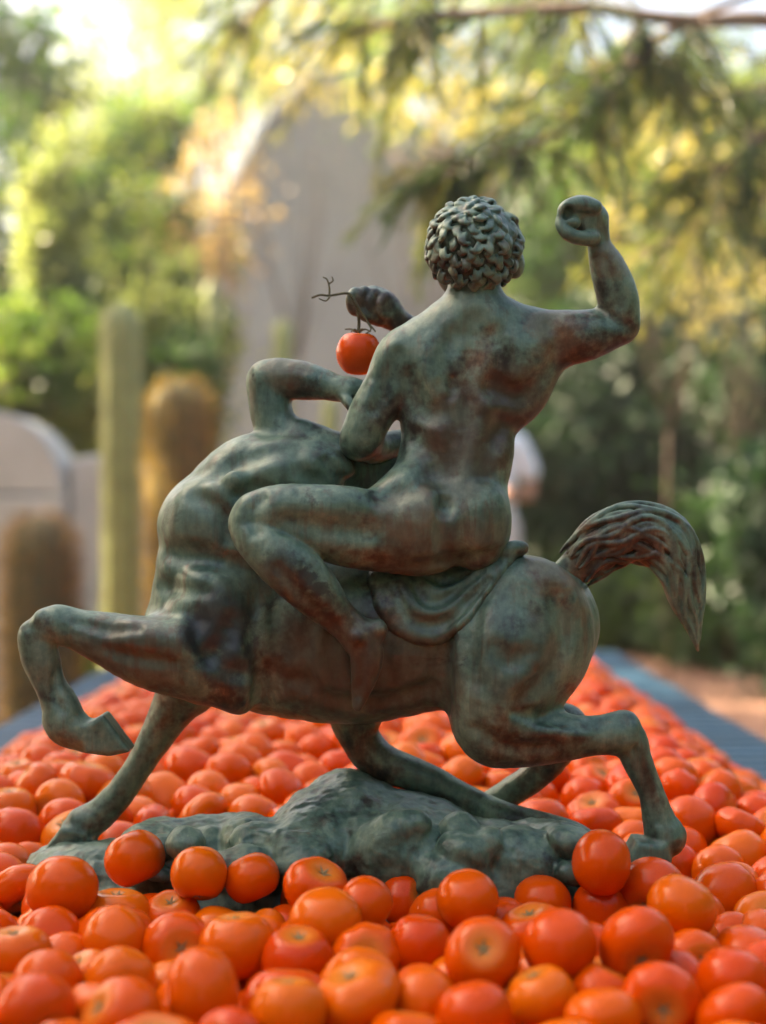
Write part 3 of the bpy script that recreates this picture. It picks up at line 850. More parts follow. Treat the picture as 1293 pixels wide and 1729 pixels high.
# right side: path shrubs, some with shade put into their dark leaf colour
for i, (px, py, d, rx, ry, rz, nl, mt, lab) in enumerate([
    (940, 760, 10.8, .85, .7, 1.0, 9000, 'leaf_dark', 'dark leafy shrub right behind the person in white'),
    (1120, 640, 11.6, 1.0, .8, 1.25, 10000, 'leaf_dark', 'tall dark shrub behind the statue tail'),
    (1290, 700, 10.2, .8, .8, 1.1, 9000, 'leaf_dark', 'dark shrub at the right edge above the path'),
    (1060, 1000, 10.4, .75, .6, .46, 6500, 'leaf_mid', 'low green shrub under the tail beside the path'),
    (1230, 985, 9.2, .62, .6, .52, 6500, 'leaf_mid', 'low green shrub right of the tail along the path'),
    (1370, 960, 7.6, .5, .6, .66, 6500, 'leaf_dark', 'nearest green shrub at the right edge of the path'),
    (1000, 480, 12.5, 1.0, .8, .9, 7000, 'leaf_mid', 'green shrub top behind the raised fist')]):
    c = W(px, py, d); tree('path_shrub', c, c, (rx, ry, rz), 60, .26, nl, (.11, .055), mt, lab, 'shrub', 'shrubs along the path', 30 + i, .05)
c = W(1180, 330, 12); tree('golden_tree', W(1420, 330, 12), c, (1.3, .9, 1.5), 90, .26, 8500, (.13, .05), 'leaf_yellow', 'yellow sunlit tree behind the pine branches', 'tree', 'garden trees', 11, .07, 'bark', .5)
c = W(780, 60, 14); tree('golden_tree', c, c, (1.4, .9, 1.1), 70, .3, 4200, (.14, .05), 'leaf_yellow', 'yellow-green tree top above the head of the rider', 'tree', 'garden trees', 12, .09, 'bark_pink', .3)
# far trees closing the view
for i, (px, py, d, rx, rz, mt, lab) in enumerate([(-40, 640, 21, 2.2, 2.0, 'leaf_mid', 'far green tree at the left edge'), (330, 560, 24, 1.9, 2.4, 'leaf_yellow', 'far yellow-green tree left of the grey building'),
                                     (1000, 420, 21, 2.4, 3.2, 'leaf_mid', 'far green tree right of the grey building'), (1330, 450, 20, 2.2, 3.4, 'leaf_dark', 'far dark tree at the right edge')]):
    c = W(px, py, d); tree('far_tree', c, c, (rx, 1.4, rz), 90, .55, 9000, (.26, .13), mt, lab, 'tree', 'far trees', 50 + i, .15)

# tall unseen trees, added beside the frame to shade table and path
for i, (x, y, z, rx, ry, rz, lab) in enumerate([(-5.0, .6, 4.0, 1.3, 1.7, 1.7, 'unseen leafy tree left of the table, added to shade its near end'),
                                               (-5.6, 3.0, 4.5, 1.4, 1.9, 1.8, 'unseen leafy tree left of the table, added to shade its far end'),
                                               (-6.0, 6.7, 6.5, 1.4, 1.5, 1.5, 'unseen leafy tree left of the table, added to shade the path beyond')]):
    tree('shade_tree', (x, y, 0), (x, y, z), (rx, ry, rz), 120, .5, 16000, (.20, .11), 'leaf_mid', lab, 'tree', 'shade trees', 70 + i, .16)

# and beyond the left and right edges of the view
for i, (x, y, h_, lab) in enumerate([(-3.6, 7.6, 1.25, 'rounded shrub beyond the left end of the stone wall'), (-5.2, 7.0, 1.3, 'second rounded shrub beyond the left end of the stone wall'), (-6.8, 5.4, 1.3, 'rounded shrub far left of the table'), (-7.6, 3.2, 1.3, 'rounded shrub left of the shade trees'), (-7.8, .8, 1.3, 'rounded shrub at the far left of the garden'),
                                     (4.6, 6.6, 1.2, 'rounded shrub beyond the right edge of the path'), (5.4, 4.4, 1.2, 'rounded shrub far right of the table')]):
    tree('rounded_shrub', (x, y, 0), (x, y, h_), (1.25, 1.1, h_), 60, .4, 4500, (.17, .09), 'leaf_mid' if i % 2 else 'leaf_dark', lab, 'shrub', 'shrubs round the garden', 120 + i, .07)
# unseen tall shrubs added round the lens to cut low sky light
for i, (ang, lab) in enumerate([(-165, 'unseen tall shrub left of the lens, added to block low sky light'), (-135, 'unseen tall shrub behind the lens to the left, added to block low sky light'), (-105, 'unseen tall shrub straight behind the lens, left one, added to block low sky light'), (-72, 'unseen tall shrub straight behind the lens, right one, added to block low sky light'), (-42, 'unseen tall shrub behind the lens to the right, added to block low sky light'), (-12, 'unseen tall shrub right of the lens, added to block low sky light'), (14, 'unseen tall shrub right of the table, added to block low sky light')]):
    x, y = 5.4 * math.cos(R(ang)), 5.4 * math.sin(R(ang)) + .6
    tree('sky_block_shrub', (x, y, 0), (x, y, 2.0), (1.6, 1.6, 2.0), 60, .5, 5000, (.26, .15), 'leaf_mid', lab, 'shrub', 'added sky-blocking shrubs', 90 + i, .1)

# pine with drooping branchlets, its limbs entering from the right
pine = empty('pine_tree', (2.3, 3.0, 0), 'pine with drooping needle branches reaching in from the upper right', 'tree')
po = np.array([2.3, 3.0, 0.0])
rng = np.random.default_rng(8)
mb = MB(); mb.tube([(0, 0, 0), (.05, .05, 1.5), (-.05, 0, 3.0), (.05, 0, 5.0)], [.11, .09, .07, .04], 10); mb.build('trunk', M['bark'], pine)
limb_list = [([(1560, 60, 4.22), (1293, 34, 4.10), (1200, 36, 3.97), (1110, 30, 3.90), (1000, 14, 3.84), (860, 20, 3.78), (700, 30, 3.71), (590, 60, 3.71)], .028),
             ([(1300, -20, 4.22), (1150, 40, 4.03), (1082, 90, 3.90), (1040, 140, 3.84), (960, 215, 3.78), (885, 250, 3.71), (800, 270, 3.71), (700, 300, 3.71)], .0125),
             ([(1560, 120, 4.61), (1300, 150, 4.48), (1200, 160, 4.35), (1140, 120, 4.16), (1090, 70, 4.03)], .014),
             ([(1560, -80, 4.61), (1300, -60, 4.48), (1000, -70, 4.35), (700, -60, 4.29), (480, -20, 4.22), (400, 60, 4.22)], .028),
             ([(1560, 300, 4.74), (1293, 330, 4.61), (1180, 380, 4.48), (1080, 440, 4.42)], .0125),
             ([(1560, 200, 3.97), (1330, 210, 3.84), (1250, 260, 3.78), (1190, 330, 3.78)], .0125)]
NC_, ND_, NV_ = [], [], []
for pts, r0 in limb_list:
    S = spline([W(*p) - po for p in pts], 6)
    mb = MB(); mb.tube(S, np.linspace(r0, r0 * .3, len(S)), 7); mb.build('limb', M['bark_pink'] if r0 > .016 else M['bark'], pine)
    tw = MB()
    for i in range(6, len(S)):
        pxx = 646.5 + 2400 * (S[i] + po)[0] / ((S[i] + po)[1] + DIST)
        if r0 > .02 and pxx > 1000: continue
        if rng.uniform() < .35: continue
        for _ in range(3):
            st = S[i] + (S[i - 1] - S[i]) * rng.uniform(); L = rng.uniform(.10, .34)
            dr = np.array([rng.normal(-.35, .6), rng.normal(0, .5), -rng.uniform(.0, .9)]); dr /= np.linalg.norm(dr)
            mid = st + dr * L * .5 + np.array([0, 0, .05]); end = st + dr * L - np.array([0, 0, L * .25])
            tw.tube([st, mid, end], [.0035, .0025, .0012], 4, False)
            br = rng.uniform(0, 1)
            for q in np.linspace(.15, 1, 16):
                p = (1 - q) ** 2 * st + 2 * q * (1 - q) * mid + q * q * end
                k_ = 5; NC_.append(np.repeat(p[None], k_, 0)); ND_.append(np.repeat((dr * .9 + np.array([0, 0, -.35]))[None], k_, 0)); NV_.append(np.full(k_, br))
    tw.build('twigs', M['bark'], pine)['kind'] = 'stuff'
NC_ = np.vstack(NC_); ND_ = np.vstack(ND_); NV_ = np.concatenate(NV_)
link('needles', leaf_mesh('needles', NC_, .075, .0048, rng, .1, ND_, NV_), M['needle'], pine)['kind'] = 'stuff'
M['leaf_glint'] = leaf_mat('sun_glint_leaf', [(0, (.30, .26, .08)), (.6, (.45, .36, .13)), (1, (.55, .42, .20))], .45, .3)  # sun glints put into a pale leaf colour, for bright blurred dots
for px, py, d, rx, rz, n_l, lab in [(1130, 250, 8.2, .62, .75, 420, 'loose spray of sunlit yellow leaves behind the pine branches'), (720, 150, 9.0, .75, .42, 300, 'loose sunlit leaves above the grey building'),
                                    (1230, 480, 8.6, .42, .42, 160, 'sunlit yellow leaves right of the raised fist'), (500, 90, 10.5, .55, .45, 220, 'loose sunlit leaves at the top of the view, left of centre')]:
    c = W(px, py, d); tree('glint_spray', c, c, (rx, .5, rz), 60, .2, n_l, (.085, .045), 'leaf_glint', lab, 'tree', 'sun glint sprays', int(px), .010, 'bark', .3, .1)
# a dark cone hanging at the fork
pc = MB(); cpos = W(1078, 72, 3.9)
for k_ in range(9):
    for j in range(7):
        a = 2 * math.pi * (j + .5 * (k_ % 2)) / 7; rr = .030 * math.sin(math.pi * (k_ + 1.2) / 10.5); z = .045 - k_ * .011
        p = np.array([math.cos(a) * rr, math.sin(a) * rr, z]); q = np.array([math.cos(a) * (rr + .012), math.sin(a) * (rr + .012), z - .012])
        pc.tube([p * .4, p, q], [.010, .013, .003], 5)
pc.tube([(0, 0, -.055), (0, 0, .0), (0, 0, .085)], [.008, .012, .004], 6)
cone_obj = pc.build('pine_cone', M['dark_hair'], None, loc=tuple(cpos))
cone_obj.scale = (1.05, 1.05, 1.1)
tag(cone_obj, 'dark cone hanging from the pine branch at the upper right', 'pine cone')

# ------------------------------------------------------------------ cacti
def cactus(px, top, d, width, ribs, skin, spine, label, seed, name='column_cactus', bottom=0.0, spine_len=.03, dens=1.0, lean=0.0, cap=None):
    rng = np.random.default_rng(seed); t = W(px, top, d); base = (t[0], t[1], 0)
    o = empty(name, base, label, 'cactus', 'cacti'); H = t[2]; r = width / 2400 * d / 2
    seg = ribs * 4; rows = 36; V = []; F = []
    for j in range(rows + 1):
        f = j / rows; z = H * f
        dome = min(1.0, math.sqrt(max(0, 1 - max(0, (z - (H - r * 1.3)) / (r * 1.3)) ** 2))) if z > H - r * 1.3 else 1.0
        rr = r * dome * (.86 + .14 * min(1, f * 3)) * (1 + .03 * math.sin(f * 9 + seed))
        for i in range(seg):
            a = 2 * math.pi * i / seg; q = rr * (1 + .10 * math.cos(ribs * a))
            V.append((q * math.cos(a) + lean * f, q * math.sin(a), z))
    for j in range(rows):
        for i in range(seg):
            k2 = (i + 1) % seg; F.append((j * seg + i, j * seg + k2, j * seg + seg + k2, j * seg + seg + i))
    mb = MB(); mb.add(V, F); mb.build('stem', M[skin], o)
    C, D = [], []
    for i in range(ribs):
        a = 2 * math.pi * i / ribs
        for z in np.arange(.05, H - .002, .022 / dens):
            dome = math.sqrt(max(0, 1 - max(0, (z - (H - r * 1.3)) / (r * 1.3)) ** 2)); q = r * dome * 1.09
            for _ in range(6):
                C.append((q * math.cos(a) + lean * z / H, q * math.sin(a), z)); D.append((math.cos(a) * dome + rng.normal() * .5, math.sin(a) * dome + rng.normal() * .5, (1 - dome) + rng.normal() * .5 + .2))
    D = np.array(D); D /= np.linalg.norm(D, axis=1, keepdims=True)
    link('spines', leaf_mesh('spines', np.array(C), spine_len, .0028, rng, 0, D), M[spine], o)['kind'] = 'stuff'
    if cap:
        mb = MB()
        for j in range(14):
            a = 2.4 * j; rr = r * .55 * math.sqrt(j / 14); mb.tube([(rr * math.cos(a) + lean, rr * math.sin(a), H - .02), (rr * 1.1 * math.cos(a) + lean, rr * 1.1 * math.sin(a), H + .035)], [.014, .006], 6)
        mb.build('flower', M[cap], o)
    return o
cactus(205, 508, 5.6, 62, 9, 'cactus_green', 'spine_pale', 'tall slim green column cactus left of the centaur', 1, dens=.8, spine_len=.02)
cactus(303, 640, 5.0, 88, 16, 'cactus_brown', 'spine_gold', 'golden-spined column cactus just behind the centaur chest', 2, dens=1.6, spine_len=.055)
cactus(68, 872, 4.7, 102, 16, 'cactus_brown', 'spine_orange', 'stout brown cactus with orange spines behind the raised foreleg', 3, dens=1.6, spine_len=.06)
cactus(356, 470, 9.0, 24, 7, 'cactus_green', 'spine_pale', 'thin pale cactus standing before the grey building', 4, dens=.5, spine_len=.02)
cactus(476, 535, 8.4, 30, 7, 'cactus_green', 'spine_pale', 'thin green cactus seen above the centaur elbow', 5, dens=.5, spine_len=.02)
cactus(557, 668, 7.8, 26, 7, 'cactus_green', 'spine_pale', 'thin green cactus seen under the centaur forearm', 6, dens=.5, spine_len=.02)

# ------------------------------------------------------------------ person in white, far behind
PW = lambda x, y, z: (x, -y, z)
def person_part(name, sdf, h, mat, parent):
    V, Q = sdf.mesh(h)
    return link(name, mesh_np(name, np.stack([V[:, 0], V[:, 2], V[:, 1]], 1), Q), mat, parent)
pp = W(828, 864, 8.6); per = empty('person', (pp[0], pp[1], 0), 'person in white shirt and pale trousers standing behind the statue', 'person')
idc = lambda x, y, w: (x, y, w)        # x right, y = height, w = away
bodyp = Sdf(idc)
bodyp.chain([(0, 1.70, .02, .085), (0, 1.62, .0, .085), (0, 1.54, .01, .055), (0, 1.42, .02, .06)], .03)
bodyp.ell((0, 1.66, -.02), (.075, .105, .095), 0, .03)
bodyp.ell((-.02, 1.64, -.115), (.012, .02, .016), 0, .015)
for s_ in (-1, 1):
    bodyp.ell((s_ * .076, 1.645, .0), (.012, .028, .02), 0, .01)
    bodyp.chain([(s_ * .19, 1.40, .02, .048), (s_ * .245, 1.17, .05, .042), (s_ * .22, 1.10, .0, .038), (s_ * .10, 1.12, -.20, .026)], .03)
    bodyp.chain([(s_ * .10, 1.10, -.20, .026), (s_ * .07, 1.115, -.26, .034)], .02)
    for q in range(4):
        bodyp.chain([(s_ * .07 - .02 + q * .014, 1.12, -.28, .010), (s_ * .06 - .02 + q * .014, 1.10, -.33, .008), (s_ * .055 - .02 + q * .014, 1.075, -.34, .007)], .006)
    bodyp.chain([(s_ * .09, .88, 0, .08), (s_ * .10, .5, .0, .055), (s_ * .10, .09, .02, .035)], .03)
bodyp.chain([(0, 1.4, .02, .12), (0, 1.1, .02, .11), (0, .9, .02, .13)], .05)
person_part('body', bodyp, .011, M['skin'], per)
sh = Sdf(idc)
sh.chain([(0, 1.36, .02, .145), (0, 1.2, .02, .15), (0, 1.0, .02, .155), (0, .86, .02, .16)], .05, .8)
sh.chain([(-.13, 1.42, .02, .06), (0, 1.44, .02, .07), (.13, 1.42, .02, .06)], .06)
for s_ in (-1, 1): sh.chain([(s_ * .16, 1.40, .02, .075), (s_ * .215, 1.30, .03, .068), (s_ * .235, 1.25, .04, .066)], .04)
person_part('shirt', sh, .012, M['shirt'], per)
tr = Sdf(idc)
for s_ in (-1, 1): tr.chain([(s_ * .08, .90, .01, .105), (s_ * .10, .5, .01, .085), (s_ * .105, .08, .02, .075)], .04)
person_part('trousers', tr, .013, M['trousers'], per)
hr = Sdf(idc); hr.ell((0, 1.70, .012), (.084, .085, .098), 0, .02)
person_part('hair', hr, .011, M['dark_hair'], per)
so = Sdf(idc)
for s_ in (-1, 1): so.chain([(s_ * .105, .045, .05, .045), (s_ * .115, .035, -.14, .038)], .02)
person_part('shoes', so, .012, M['shoe'], per)

# ------------------------------------------------------------------ slatted blue table
tb = empty('slatted_table', (-.03, 1.35, 0), 'long low blue slatted table covered with tomatoes', 'table')
slat = MB(); slat.box((0, 0, 0), (1.74, .058, .024), 0, .004)
sl0 = slat.build('slat', M['blue'], tb, smooth=False)
ny = 58; rngs = random.Random(3)
for i in range(ny):
    o = sl0 if i == 0 else sl0.copy()
    if i: coll.objects.link(o)
    o.location = (rngs.uniform(-.006, .006), -2.12 + i * .0745, TABLE_Z - .0125 + rngs.uniform(-.0015, .0015))
    o.rotation_euler = (0, 0, rngs.uniform(-.003, .003))
for x in (-.70, .70):
    mb = MB(); mb.box((x, 0, TABLE_Z - .068), (.06, 4.2, .08), 0, .005); mb.build('rail', M['blue'], tb, smooth=False)
    for y in (-2.0, -.7, .7, 2.0):
        mb = MB(); mb.box((x * .999, y, (TABLE_Z - .112) / 2), (.08, .08, TABLE_Z - .112), 0, .005); mb.build('leg', M['blue'], tb, smooth=False)

# thin haze volume added for the warm glow and paler background
hz = MB(); hz.box((0, 13, 3.5), (60, 46, 9.4)); hzo = hz.build('haze', None, None, smooth=False)
mh = bpy.data.materials.new('glow_haze'); mh.use_nodes = True; nt = mh.node_tree; nt.nodes.remove(nt.nodes['Principled BSDF'])
pv = nt.nodes.new('ShaderNodeVolumePrincipled'); pv.inputs['Color'].default_value = (.95, .90, .80, 1); pv.inputs['Density'].default_value = HAZE; pv.inputs['Anisotropy'].default_value = .75
nt.links.new(pv.outputs[0], nt.nodes['Material Output'].inputs['Volume'])
hzo.data.materials.append(mh); tag(hzo, kind='stuff')
statue = empty('bronze_statue', STATUE_O, 'green-brown bronze statue of a nude rider wrestling a galloping centaur on a rock', 'statue')
centaur_o = sculpt('centaur_body', horse, 3.4, M['bronze'], statue, .9, 26, STATUE_O)
rider_o = sculpt('rider_body', rider, 3.0, M['bronze'], statue, .7, 26, STATUE_O)
hair_o = sculpt('hair', hair, 1.6, M['bronze_dark'], rider_o, 0, 30, STATUE_O)
tail_o = sculpt('tail', tail, 1.8, M['bronze_dark'], centaur_o, 0, 30, STATUE_O)
cloth_o = sculpt('saddle_cloth', cloth, 2.8, M['bronze'], statue, .6, 20, STATUE_O)
rock_o = sculpt('rock_base', rock, 3.6, M['bronze_rock'], statue, 9.0, 46, STATUE_O, .4)
# ------------------------------------------------------------------ tomatoes
def tomato_shape(ribs, amp, flat, seed, seg=28, rows=14):
    rg = random.Random(seed); ph = rg.uniform(0, 6.28); wob = [rg.uniform(-.05, .05) for _ in range(4)]
    V = []; st = []; F = []
    for j in range(rows + 1):
        th = math.pi * j / rows
        for i in range(seg):
            a = 2 * math.pi * i / seg
            up = max(0.0, math.cos(th))
            r = 1 + amp * (abs(math.cos(ribs * a / 2 + ph)) - .6) * (.25 + 1.1 * up ** .7) * math.sin(th) ** .5 if 0 < j < rows else 1
            r *= 1 + wob[0] * math.cos(a + wob[1] * 60) + wob[2] * math.cos(2 * a + wob[3] * 60)
            x = r * math.sin(th) ** .92 if 0 < j < rows else 0.0
            z = math.cos(th) * flat - .26 * math.exp(-(th / .34) ** 2) + .05 * math.exp(-((math.pi - th) / .3) ** 2)
            V.append((x * math.cos(a), x * math.sin(a), z)); st.append(math.exp(-(th / .62) ** 2))
    for j in range(rows):
        for i in range(seg):
            k2 = (i + 1) % seg; F.append((j * seg + i, j * seg + seg + i, j * seg + seg + k2, j * seg + k2))
    return np.array(V), np.array(F), np.array(st)

def scar_shape(flat, seed):
    rg = random.Random(seed); V = [(0, 0, flat - .235)]; n = 10; F = []
    for i in range(n):
        a = 2 * math.pi * i / n; r = rg.uniform(.19, .27) if i % 2 else .09
        V.append((r * math.cos(a), r * math.sin(a), flat - .245 + .9 * r * r + (.05 if i % 2 else .0)))
    F = [(0, 1 + i, 1 + (i + 1) % n) for i in range(n)]
    V += [(.06 * math.cos(2 * math.pi * i / 6), .06 * math.sin(2 * math.pi * i / 6), flat - .2) for i in range(6)]
    V.append((0, 0, flat - .17))
    F += [(11 + i, 11 + (i + 1) % 6, 17) for i in range(6)]
    return V, F

rt = random.Random(21)
VAR = []
for i in range(10):
    ribs = rt.choice((5, 6, 7, 8)); amp = (.03, .05, .10, .04, .16, .07, .03, .20, .06, .12)[i]; flat = (.92, .86, .78, .9, .72, .84, .95, .68, .88, .76)[i]
    VAR.append((ribs, amp, flat, tomato_shape(ribs, amp, flat, i), scar_shape(flat, i)))
MESH = []
for i, (ribs, amp, flat, (V, F, st), (sv, sf)) in enumerate(VAR):
    me = mesh_np('tomato', V, F, True, st, 'stem')
    a = me.attributes.new('tint', 'FLOAT', 'POINT'); a.data.foreach_set('value', np.full(len(V), i * .13, dtype=np.float32))
    me.materials.append(M['tomato'])
    ms = bpy.data.meshes.new('stem_scar'); ms.from_pydata(sv, [], sf); ms.materials.append(M['scar'])
    MESH.append((me, ms))

# the heap is settled here: spheres dropped on the table, pushed off each other and off the rock
FRONT = [(227,1450,48,.628),(111,1504,56,.62),(334,1487,46,.622),(422,1482,44,.622),(538,1500,49,.626),(607,1532,50,.615),(551,1566,55,.612),
    (286,1538,45,.592),(204,1545,52,.59),(393,1599,60,.60),(299,1599,56,.595),(204,1590,52,.60),(342,1681,68,.60),(500,1614,57,.597),
    (485,1709,60,.60),(602,1681,64,.602),(618,1609,53,.595),(204,1664,55,.592),(77,1660,55,.595),(60,1712,63,.597),(205,1722,66,.595),(26,1609,50,.6),(84,1584,50,.59),(30,1502,42,.59),
    (789,1519,49,.62),(814,1617,61,.612),(949,1602,58,.618),(1072,1597,58,.618),(1150,1531,55,.62),(1016,1467,50,.635),(1095,1503,52,.61),(915,1521,42,.598),(1019,1528,44,.595),(696,1600,52,.597),(685,1521,40,.592),(736,1548,42,.588),(900,1572,50,.593),
    (802,1713,58,.595),(913,1683,55,.59),(1011,1673,50,.587),(1020,1718,52,.592),(1117,1693,58,.595),(1170,1622,42,.585),(1236,1658,58,.597),(1241,1716,55,.592),(715,1690,50,.592),
    (37,1338,36,.61),(98,1362,42,.612),(50,1290,38,.60),(500,1308,38,.605),(355,1346,42,.61),(425,1350,38,.605),(1215,1376,32,.6),(1228,1306,30,.60),(985,1352,38,.61),(905,1350,36,.605),(280,1350,42,.606),(440,1268,34,.6),(1250,1400,40,.605),(1140,1325,34,.605)]
def settle():
    rng = np.random.default_rng(4); TZ = TABLE_Z; H = []
    for cx, cy, r, z in FRONT:
        d = 2400 * (ZC - z) / (cy - 864.5); H.append(((cx - 646.5) / 2400 * d, d - DIST, z, min(.039, max(.028, 1.05 * r * d / 2400))))
    H = np.array(H); nh = len(H); x0, x1, y0, y1 = -.715, .645, -.62, 3.35
    Q = []
    for lay, zz, keep in ((0, .032, 1.0), (1, .083, .92), (2, .125, .85)):      # two loose layers to start from
        for j, y in enumerate(np.arange(y0 + lay * .02, y1, .0575)):
            for x in np.arange(x0 + .03 + .033 * (j % 2) + lay * .033, x1 - .03, .0665):
                if lay == 2 and not (y > .2 and -.52 < x < .47): continue
                if rng.uniform() < keep: Q.append((x + rng.normal(0, .008), y + rng.normal(0, .008), TZ + zz + rng.uniform(-.008, .02)))
    Q = np.array(Q); rad = np.r_[H[:, 3], np.clip(rng.normal(.0322, .0034, len(Q)), .025, .039)]
    P = np.vstack([H[:, :3], Q]); N = len(P); w = np.ones(N); w[:nh] = .03
    cj = rng.uniform(-.012, .012, N - nh)
    solid = Sdf(); solid.pr = rock.pr + [p for p in horse.pr if p[4] > 0 and p[2][1] > 1390]
    def dist(A): return solid.at((A[:, 0] * 1500 + 646.5, 864.5 - (A[:, 2] - ZC) * 1500, A[:, 1] * 1500)) / 1500
    def push():
        I = np.where((np.arange(N) >= nh) & (np.abs(P[:, 0]) < .46) & (P[:, 1] > -.24) & (P[:, 1] < .26))[0]
        d = dist(P[I]) - rad[I] - .004; I = I[d < 0]; d = d[d < 0]
        if len(I) == 0: return
        e = .002; g = np.stack([dist(P[I] + np.eye(3)[a] * e) - dist(P[I] - np.eye(3)[a] * e) for a in range(3)], 1)
        g /= np.linalg.norm(g, axis=1, keepdims=True) + 1e-9
        P[I] -= g * np.clip(d, -.03, 0)[:, None]
    def pairs():
        o = np.argsort(P[:, 1]); S = P[o]; out = []
        lim = int((np.searchsorted(S[:, 1], S[:, 1] + .085) - np.arange(N)).max())
        for s in range(1, lim + 1):
            dd = np.abs(S[s:] - S[:-s]); i = np.where((dd < .085).all(1))[0]
            out.append(np.stack([o[i], o[i + s]], 1))
        return np.vstack(out)
    IT = 150
    for it in range(IT):
        if it % 10 == 0: pr = pairs()
        P[nh:, 2] -= .0025 if it < 100 else .0006
        for sub in range(2):
            a, b = pr[:, 0], pr[:, 1]; dv = P[b] - P[a]; L = np.linalg.norm(dv, axis=1) + 1e-9; ov = (rad[a] + rad[b]) * .985 - L; q = ov > 0
            a, b = a[q], b[q]; c = dv[q] / L[q][:, None] * (ov[q] * .84)[:, None]; sa = (w[a] / (w[a] + w[b]))[:, None]
            for ax in range(3):
                P[:, ax] += np.bincount(b, c[:, ax] * (1 - sa[:, 0]), N) - np.bincount(a, c[:, ax] * sa[:, 0], N)
            P[:, 2] = np.maximum(P[:, 2], TZ + rad)
            P[nh:, 2] = np.minimum(P[nh:, 2], np.where(P[nh:, 1] < .05, np.where(P[nh:, 1] > -.24, .569, .574), .572 + np.clip(P[nh:, 1] - .05, 0, .3) * .17) + cj)
            s = np.clip(P[:, 2] - TZ - .034, 0, None) * 1.9
            P[:, 0] = np.clip(P[:, 0], x0 + s + rad, x1 - s - rad); P[:, 1] = np.clip(P[:, 1], y0, y1 - s)
        if it % 10 == 9: push()
        P[:nh] += (H[:, :3] - P[:nh]) * .3
    push()
    d = dist(P[:]); ok = (d > -.01) & ~((P[:, 1] < .12) & (P[:, 1] > -.26) & (P[:, 2] > .59)); ok[:nh] = True
    P, rad = P[ok], rad[ok]
    # those that show largest come first: a coarse depth buffer
    zb = np.full((433, 324), 1e9); ib = np.full((433, 324), -1); sc = .25
    o_ = [(v.co[0], v.co[1], v.co[2] + TABLE_Z) for ob in (centaur_o, rider_o, rock_o) for v in list(ob.data.vertices)[::5]]
    o_ = np.array(o_); dd = o_[:, 1] + DIST
    px = ((646.5 + 2400 * o_[:, 0] / dd) * sc).astype(int); py = ((864.5 - 2400 * (o_[:, 2] - ZC) / dd) * sc).astype(int)
    for ox in (-1, 0, 1):
        for oy in (-1, 0, 1):
            q = (px + ox >= 0) & (px + ox < 324) & (py + oy >= 0) & (py + oy < 433); np.minimum.at(zb, (py[q] + oy, px[q] + ox), dd[q])
    for i in range(len(P)):
        d = P[i, 1] + DIST; cx = (646.5 + 2400 * P[i, 0] / d) * sc; cy = (864.5 - 2400 * (P[i, 2] - ZC) / d) * sc; r = 2400 * rad[i] / d * sc
        a0, a1, b0, b1 = int(max(0, cx - r)), int(min(323, cx + r)), int(max(0, cy - r)), int(min(432, cy + r))
        if a1 < a0 or b1 < b0: continue
        yy, xx = np.mgrid[b0:b1 + 1, a0:a1 + 1]; q = 1 - ((xx - cx) ** 2 + (yy - cy) ** 2) / r ** 2
        dep = d - np.sqrt(np.clip(q, 0, None)) * rad[i]; sub = zb[b0:b1 + 1, a0:a1 + 1]; hit = (q > 0) & (dep < sub)
        sub[hit] = dep[hit]; ib[b0:b1 + 1, a0:a1 + 1][hit] = i
    cnt = np.bincount(ib[ib >= 0], minlength=len(P))
    order = np.r_[np.arange(nh), nh + np.argsort(-cnt[nh:], kind='stable')]
    return np.concatenate([P, rad[:, None]], 1)[order], nh
T, NH = settle()
HERO = {12: 'largest blurred tomato in the bottom row, left of centre', 46: 'tomato at the left edge just below the raised hoof', 47: 'tomato directly left of the planted foreleg fetlock', 52: 'tomato at the right edge, right of the hind fetlock', 0: 'round tomato leaning against the left end of the rock base', 1: 'large round tomato standing proud at the left front of the heap',
        2: 'oval tomato before the left part of the rock base, left one of a pair', 3: 'round tomato before the left part of the rock base, right one of a pair',
        4: 'tomato against the rock below the highest rock boulder', 5: 'tomato right of the one below the highest boulder',
        6: 'tomato in front of the pair under the middle of the rock', 24: 'single upright tomato in front of the middle of the rock base',
        25: 'big tomato with its stem scar facing us, right of centre', 26: 'big smooth tomato right of the one with the scar',
        27: 'big tomato with a dark scar at its lower side, right front', 28: 'large tomato in front of the right hind hoof',
        29: 'tomato leaning on the rock just left of the right hind hoof', 30: 'ribbed tomato between the hind hoof and the large tomato'}
def orient(i, rg):
    # most lie on their side or with the stem end up
    tilt = rg.choice((0.25, .7, 1.1, 1.6, 2.2, 2.8)) + rg.uniform(-.25, .25)
    return Euler((tilt, 0, 0)).to_matrix().to_4x4(), rg.uniform(0, 6.28)
rt = random.Random(77)
big_v, big_f, big_s, big_t = [], [], [], []
sc_v, sc_f = [], []
nb = 0; ns_ = 0
SIMPLE = {}
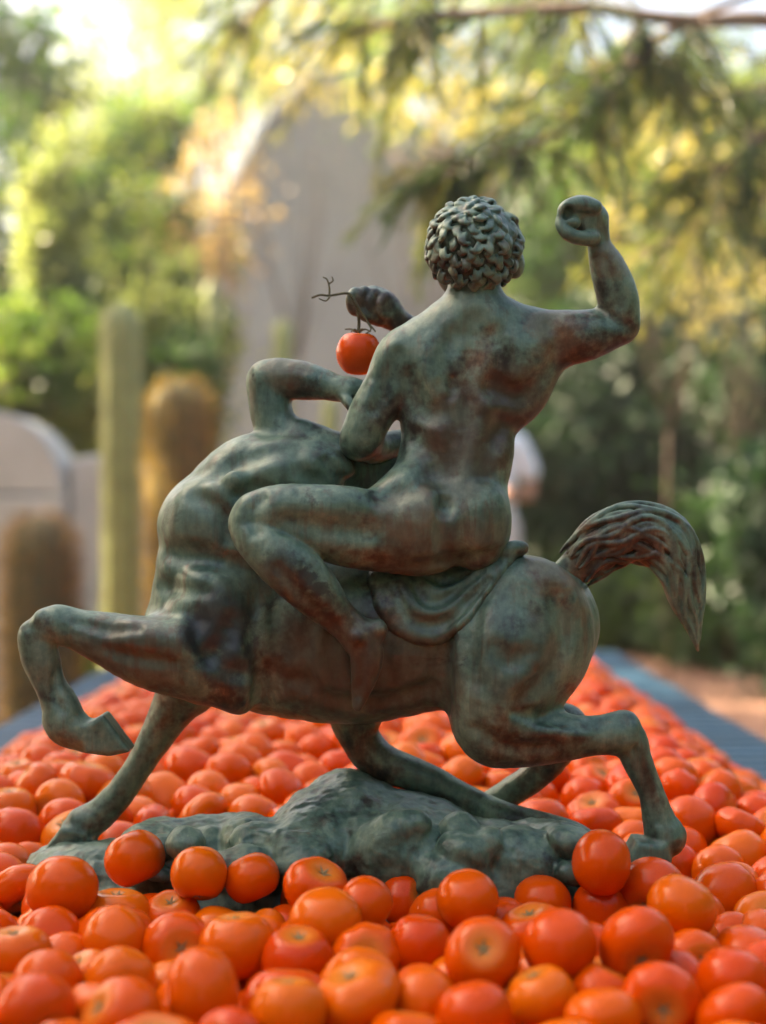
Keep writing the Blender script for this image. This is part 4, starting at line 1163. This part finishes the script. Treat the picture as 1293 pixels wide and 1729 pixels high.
for i, (x, y, z, r) in enumerate(T):
    vi = rt.choice((0, 1, 3, 5, 6, 8)) if i in HERO else rt.randrange(10)
    mt, yaw = orient(i, rt)
    if i == 25: mt = Euler((1.0, 0, 0)).to_matrix().to_4x4(); yaw = 0
    if i == 27: mt = Euler((1.95, 0, 0)).to_matrix().to_4x4(); yaw = .1
    if i in (24, 26, 28, 0, 1, 2, 3): mt = Euler((2.7, 0, 0)).to_matrix().to_4x4()
    mat4 = Matrix.Rotation(yaw, 4, 'Z') @ mt @ Matrix.Rotation(rt.uniform(0, 6.28), 4, 'Z')
    flat = VAR[vi][2]; s = r * (1.0 / (.5 * (1 + flat)) ** .8)
    if i < 300:
        o = bpy.data.objects.new('tomato', MESH[vi][0]); coll.objects.link(o)
        o.matrix_world = Matrix.Translation((x, y, z)) @ mat4 @ Matrix.Scale(s, 4)
        c_ = bpy.data.objects.new('stem_scar', MESH[vi][1]); coll.objects.link(c_); c_.parent = o
        if i in HERO: lab = HERO[i]
        elif y < -.22: lab = 'ripe tomato in the blurred foreground of the heap'
        elif y < .12: lab = 'ripe tomato packed around the foot of the statue'
        else: lab = 'ripe tomato in the heap stretching away behind the statue'
        tag(o, lab, 'tomato', 'ripe tomatoes heaped on the table')
    else:
        V, F, st = VAR[vi][3]
        Mx = np.array(Matrix.Translation((x, y, z)) @ mat4 @ Matrix.Scale(s, 4))
        if vi not in SIMPLE: SIMPLE[vi] = tomato_shape(*VAR[vi][:3], vi, 16, 9)
        V, F, st = SIMPLE[vi]
        big_v.append(V @ Mx[:3, :3].T + Mx[:3, 3]); big_f.append(F + nb); nb += len(V); big_s.append(st); big_t.append(np.full(len(V), rt.random()))
me = mesh_np('tomato_heap', np.vstack(big_v), np.vstack(big_f), True, np.concatenate(big_s), 'stem')
a = me.attributes.new('tint', 'FLOAT', 'POINT'); a.data.foreach_set('value', np.concatenate(big_t).astype(np.float32))
tag(link('tomato_heap', me, M['tomato']), 'mass of further ripe tomatoes filling the table', 'tomatoes', None, 'stuff')

# the tomato hanging from the fist, on its dry stalk
def S3(px, py, w):
    return to_world(np.array([persp(px, py, w)], float))[0]
hb = S3(605, 596, 46)
ht = empty('vine_tomato', tuple(hb), 'single tomato hanging on a dry stalk from the bronze fist', 'tomato')
o = link('fruit', MESH[6][0].copy(), None, ht); o.scale = (39.5 / 1500, 39.5 / 1500, 42 / 1500); o.rotation_euler = (R(6), R(-5), 1.0)
mb = MB()
def stalk(pts, r):
    q = spline([S3(*p) - hb for p in pts], 5) if len(pts) > 2 else [S3(*p) - hb for p in pts]
    mb.tube(q, np.linspace(r, r * .55, len(q)), 6)
stalk([(604, 566, 46), (606, 545, 44), (603, 520, 34), (594, 500, 30), (583, 495, 28), (557, 499, 28), (540, 498, 26), (526, 503, 24)], .0022)
stalk([(556, 499, 28), (556, 486, 26), (552, 472, 24), (545, 468, 22)], .0014)
stalk([(554, 480, 26), (562, 474, 26), (560, 467, 24)], .0011)
stalk([(558, 499, 28), (550, 508, 20), (538, 504, 16)], .0012)
stalk([(592, 498, 30), (606, 520, 30), (622, 545, 34), (634, 560, 30)], .0018)
stalk([(618, 540, 34), (626, 556, 28), (616, 564, 28)], .0012)
for a_ in range(6):
    x = 604 + 22 * math.cos(a_ * 1.05); w = 46 + 22 * math.sin(a_ * 1.05)
    stalk([(604, 563, 46), ((604 + x) / 2, 556, (46 + w) / 2), (x, 560 - 4 * (a_ % 2), w)], .0013)
mb.build('stalk', M['stalk'], ht)
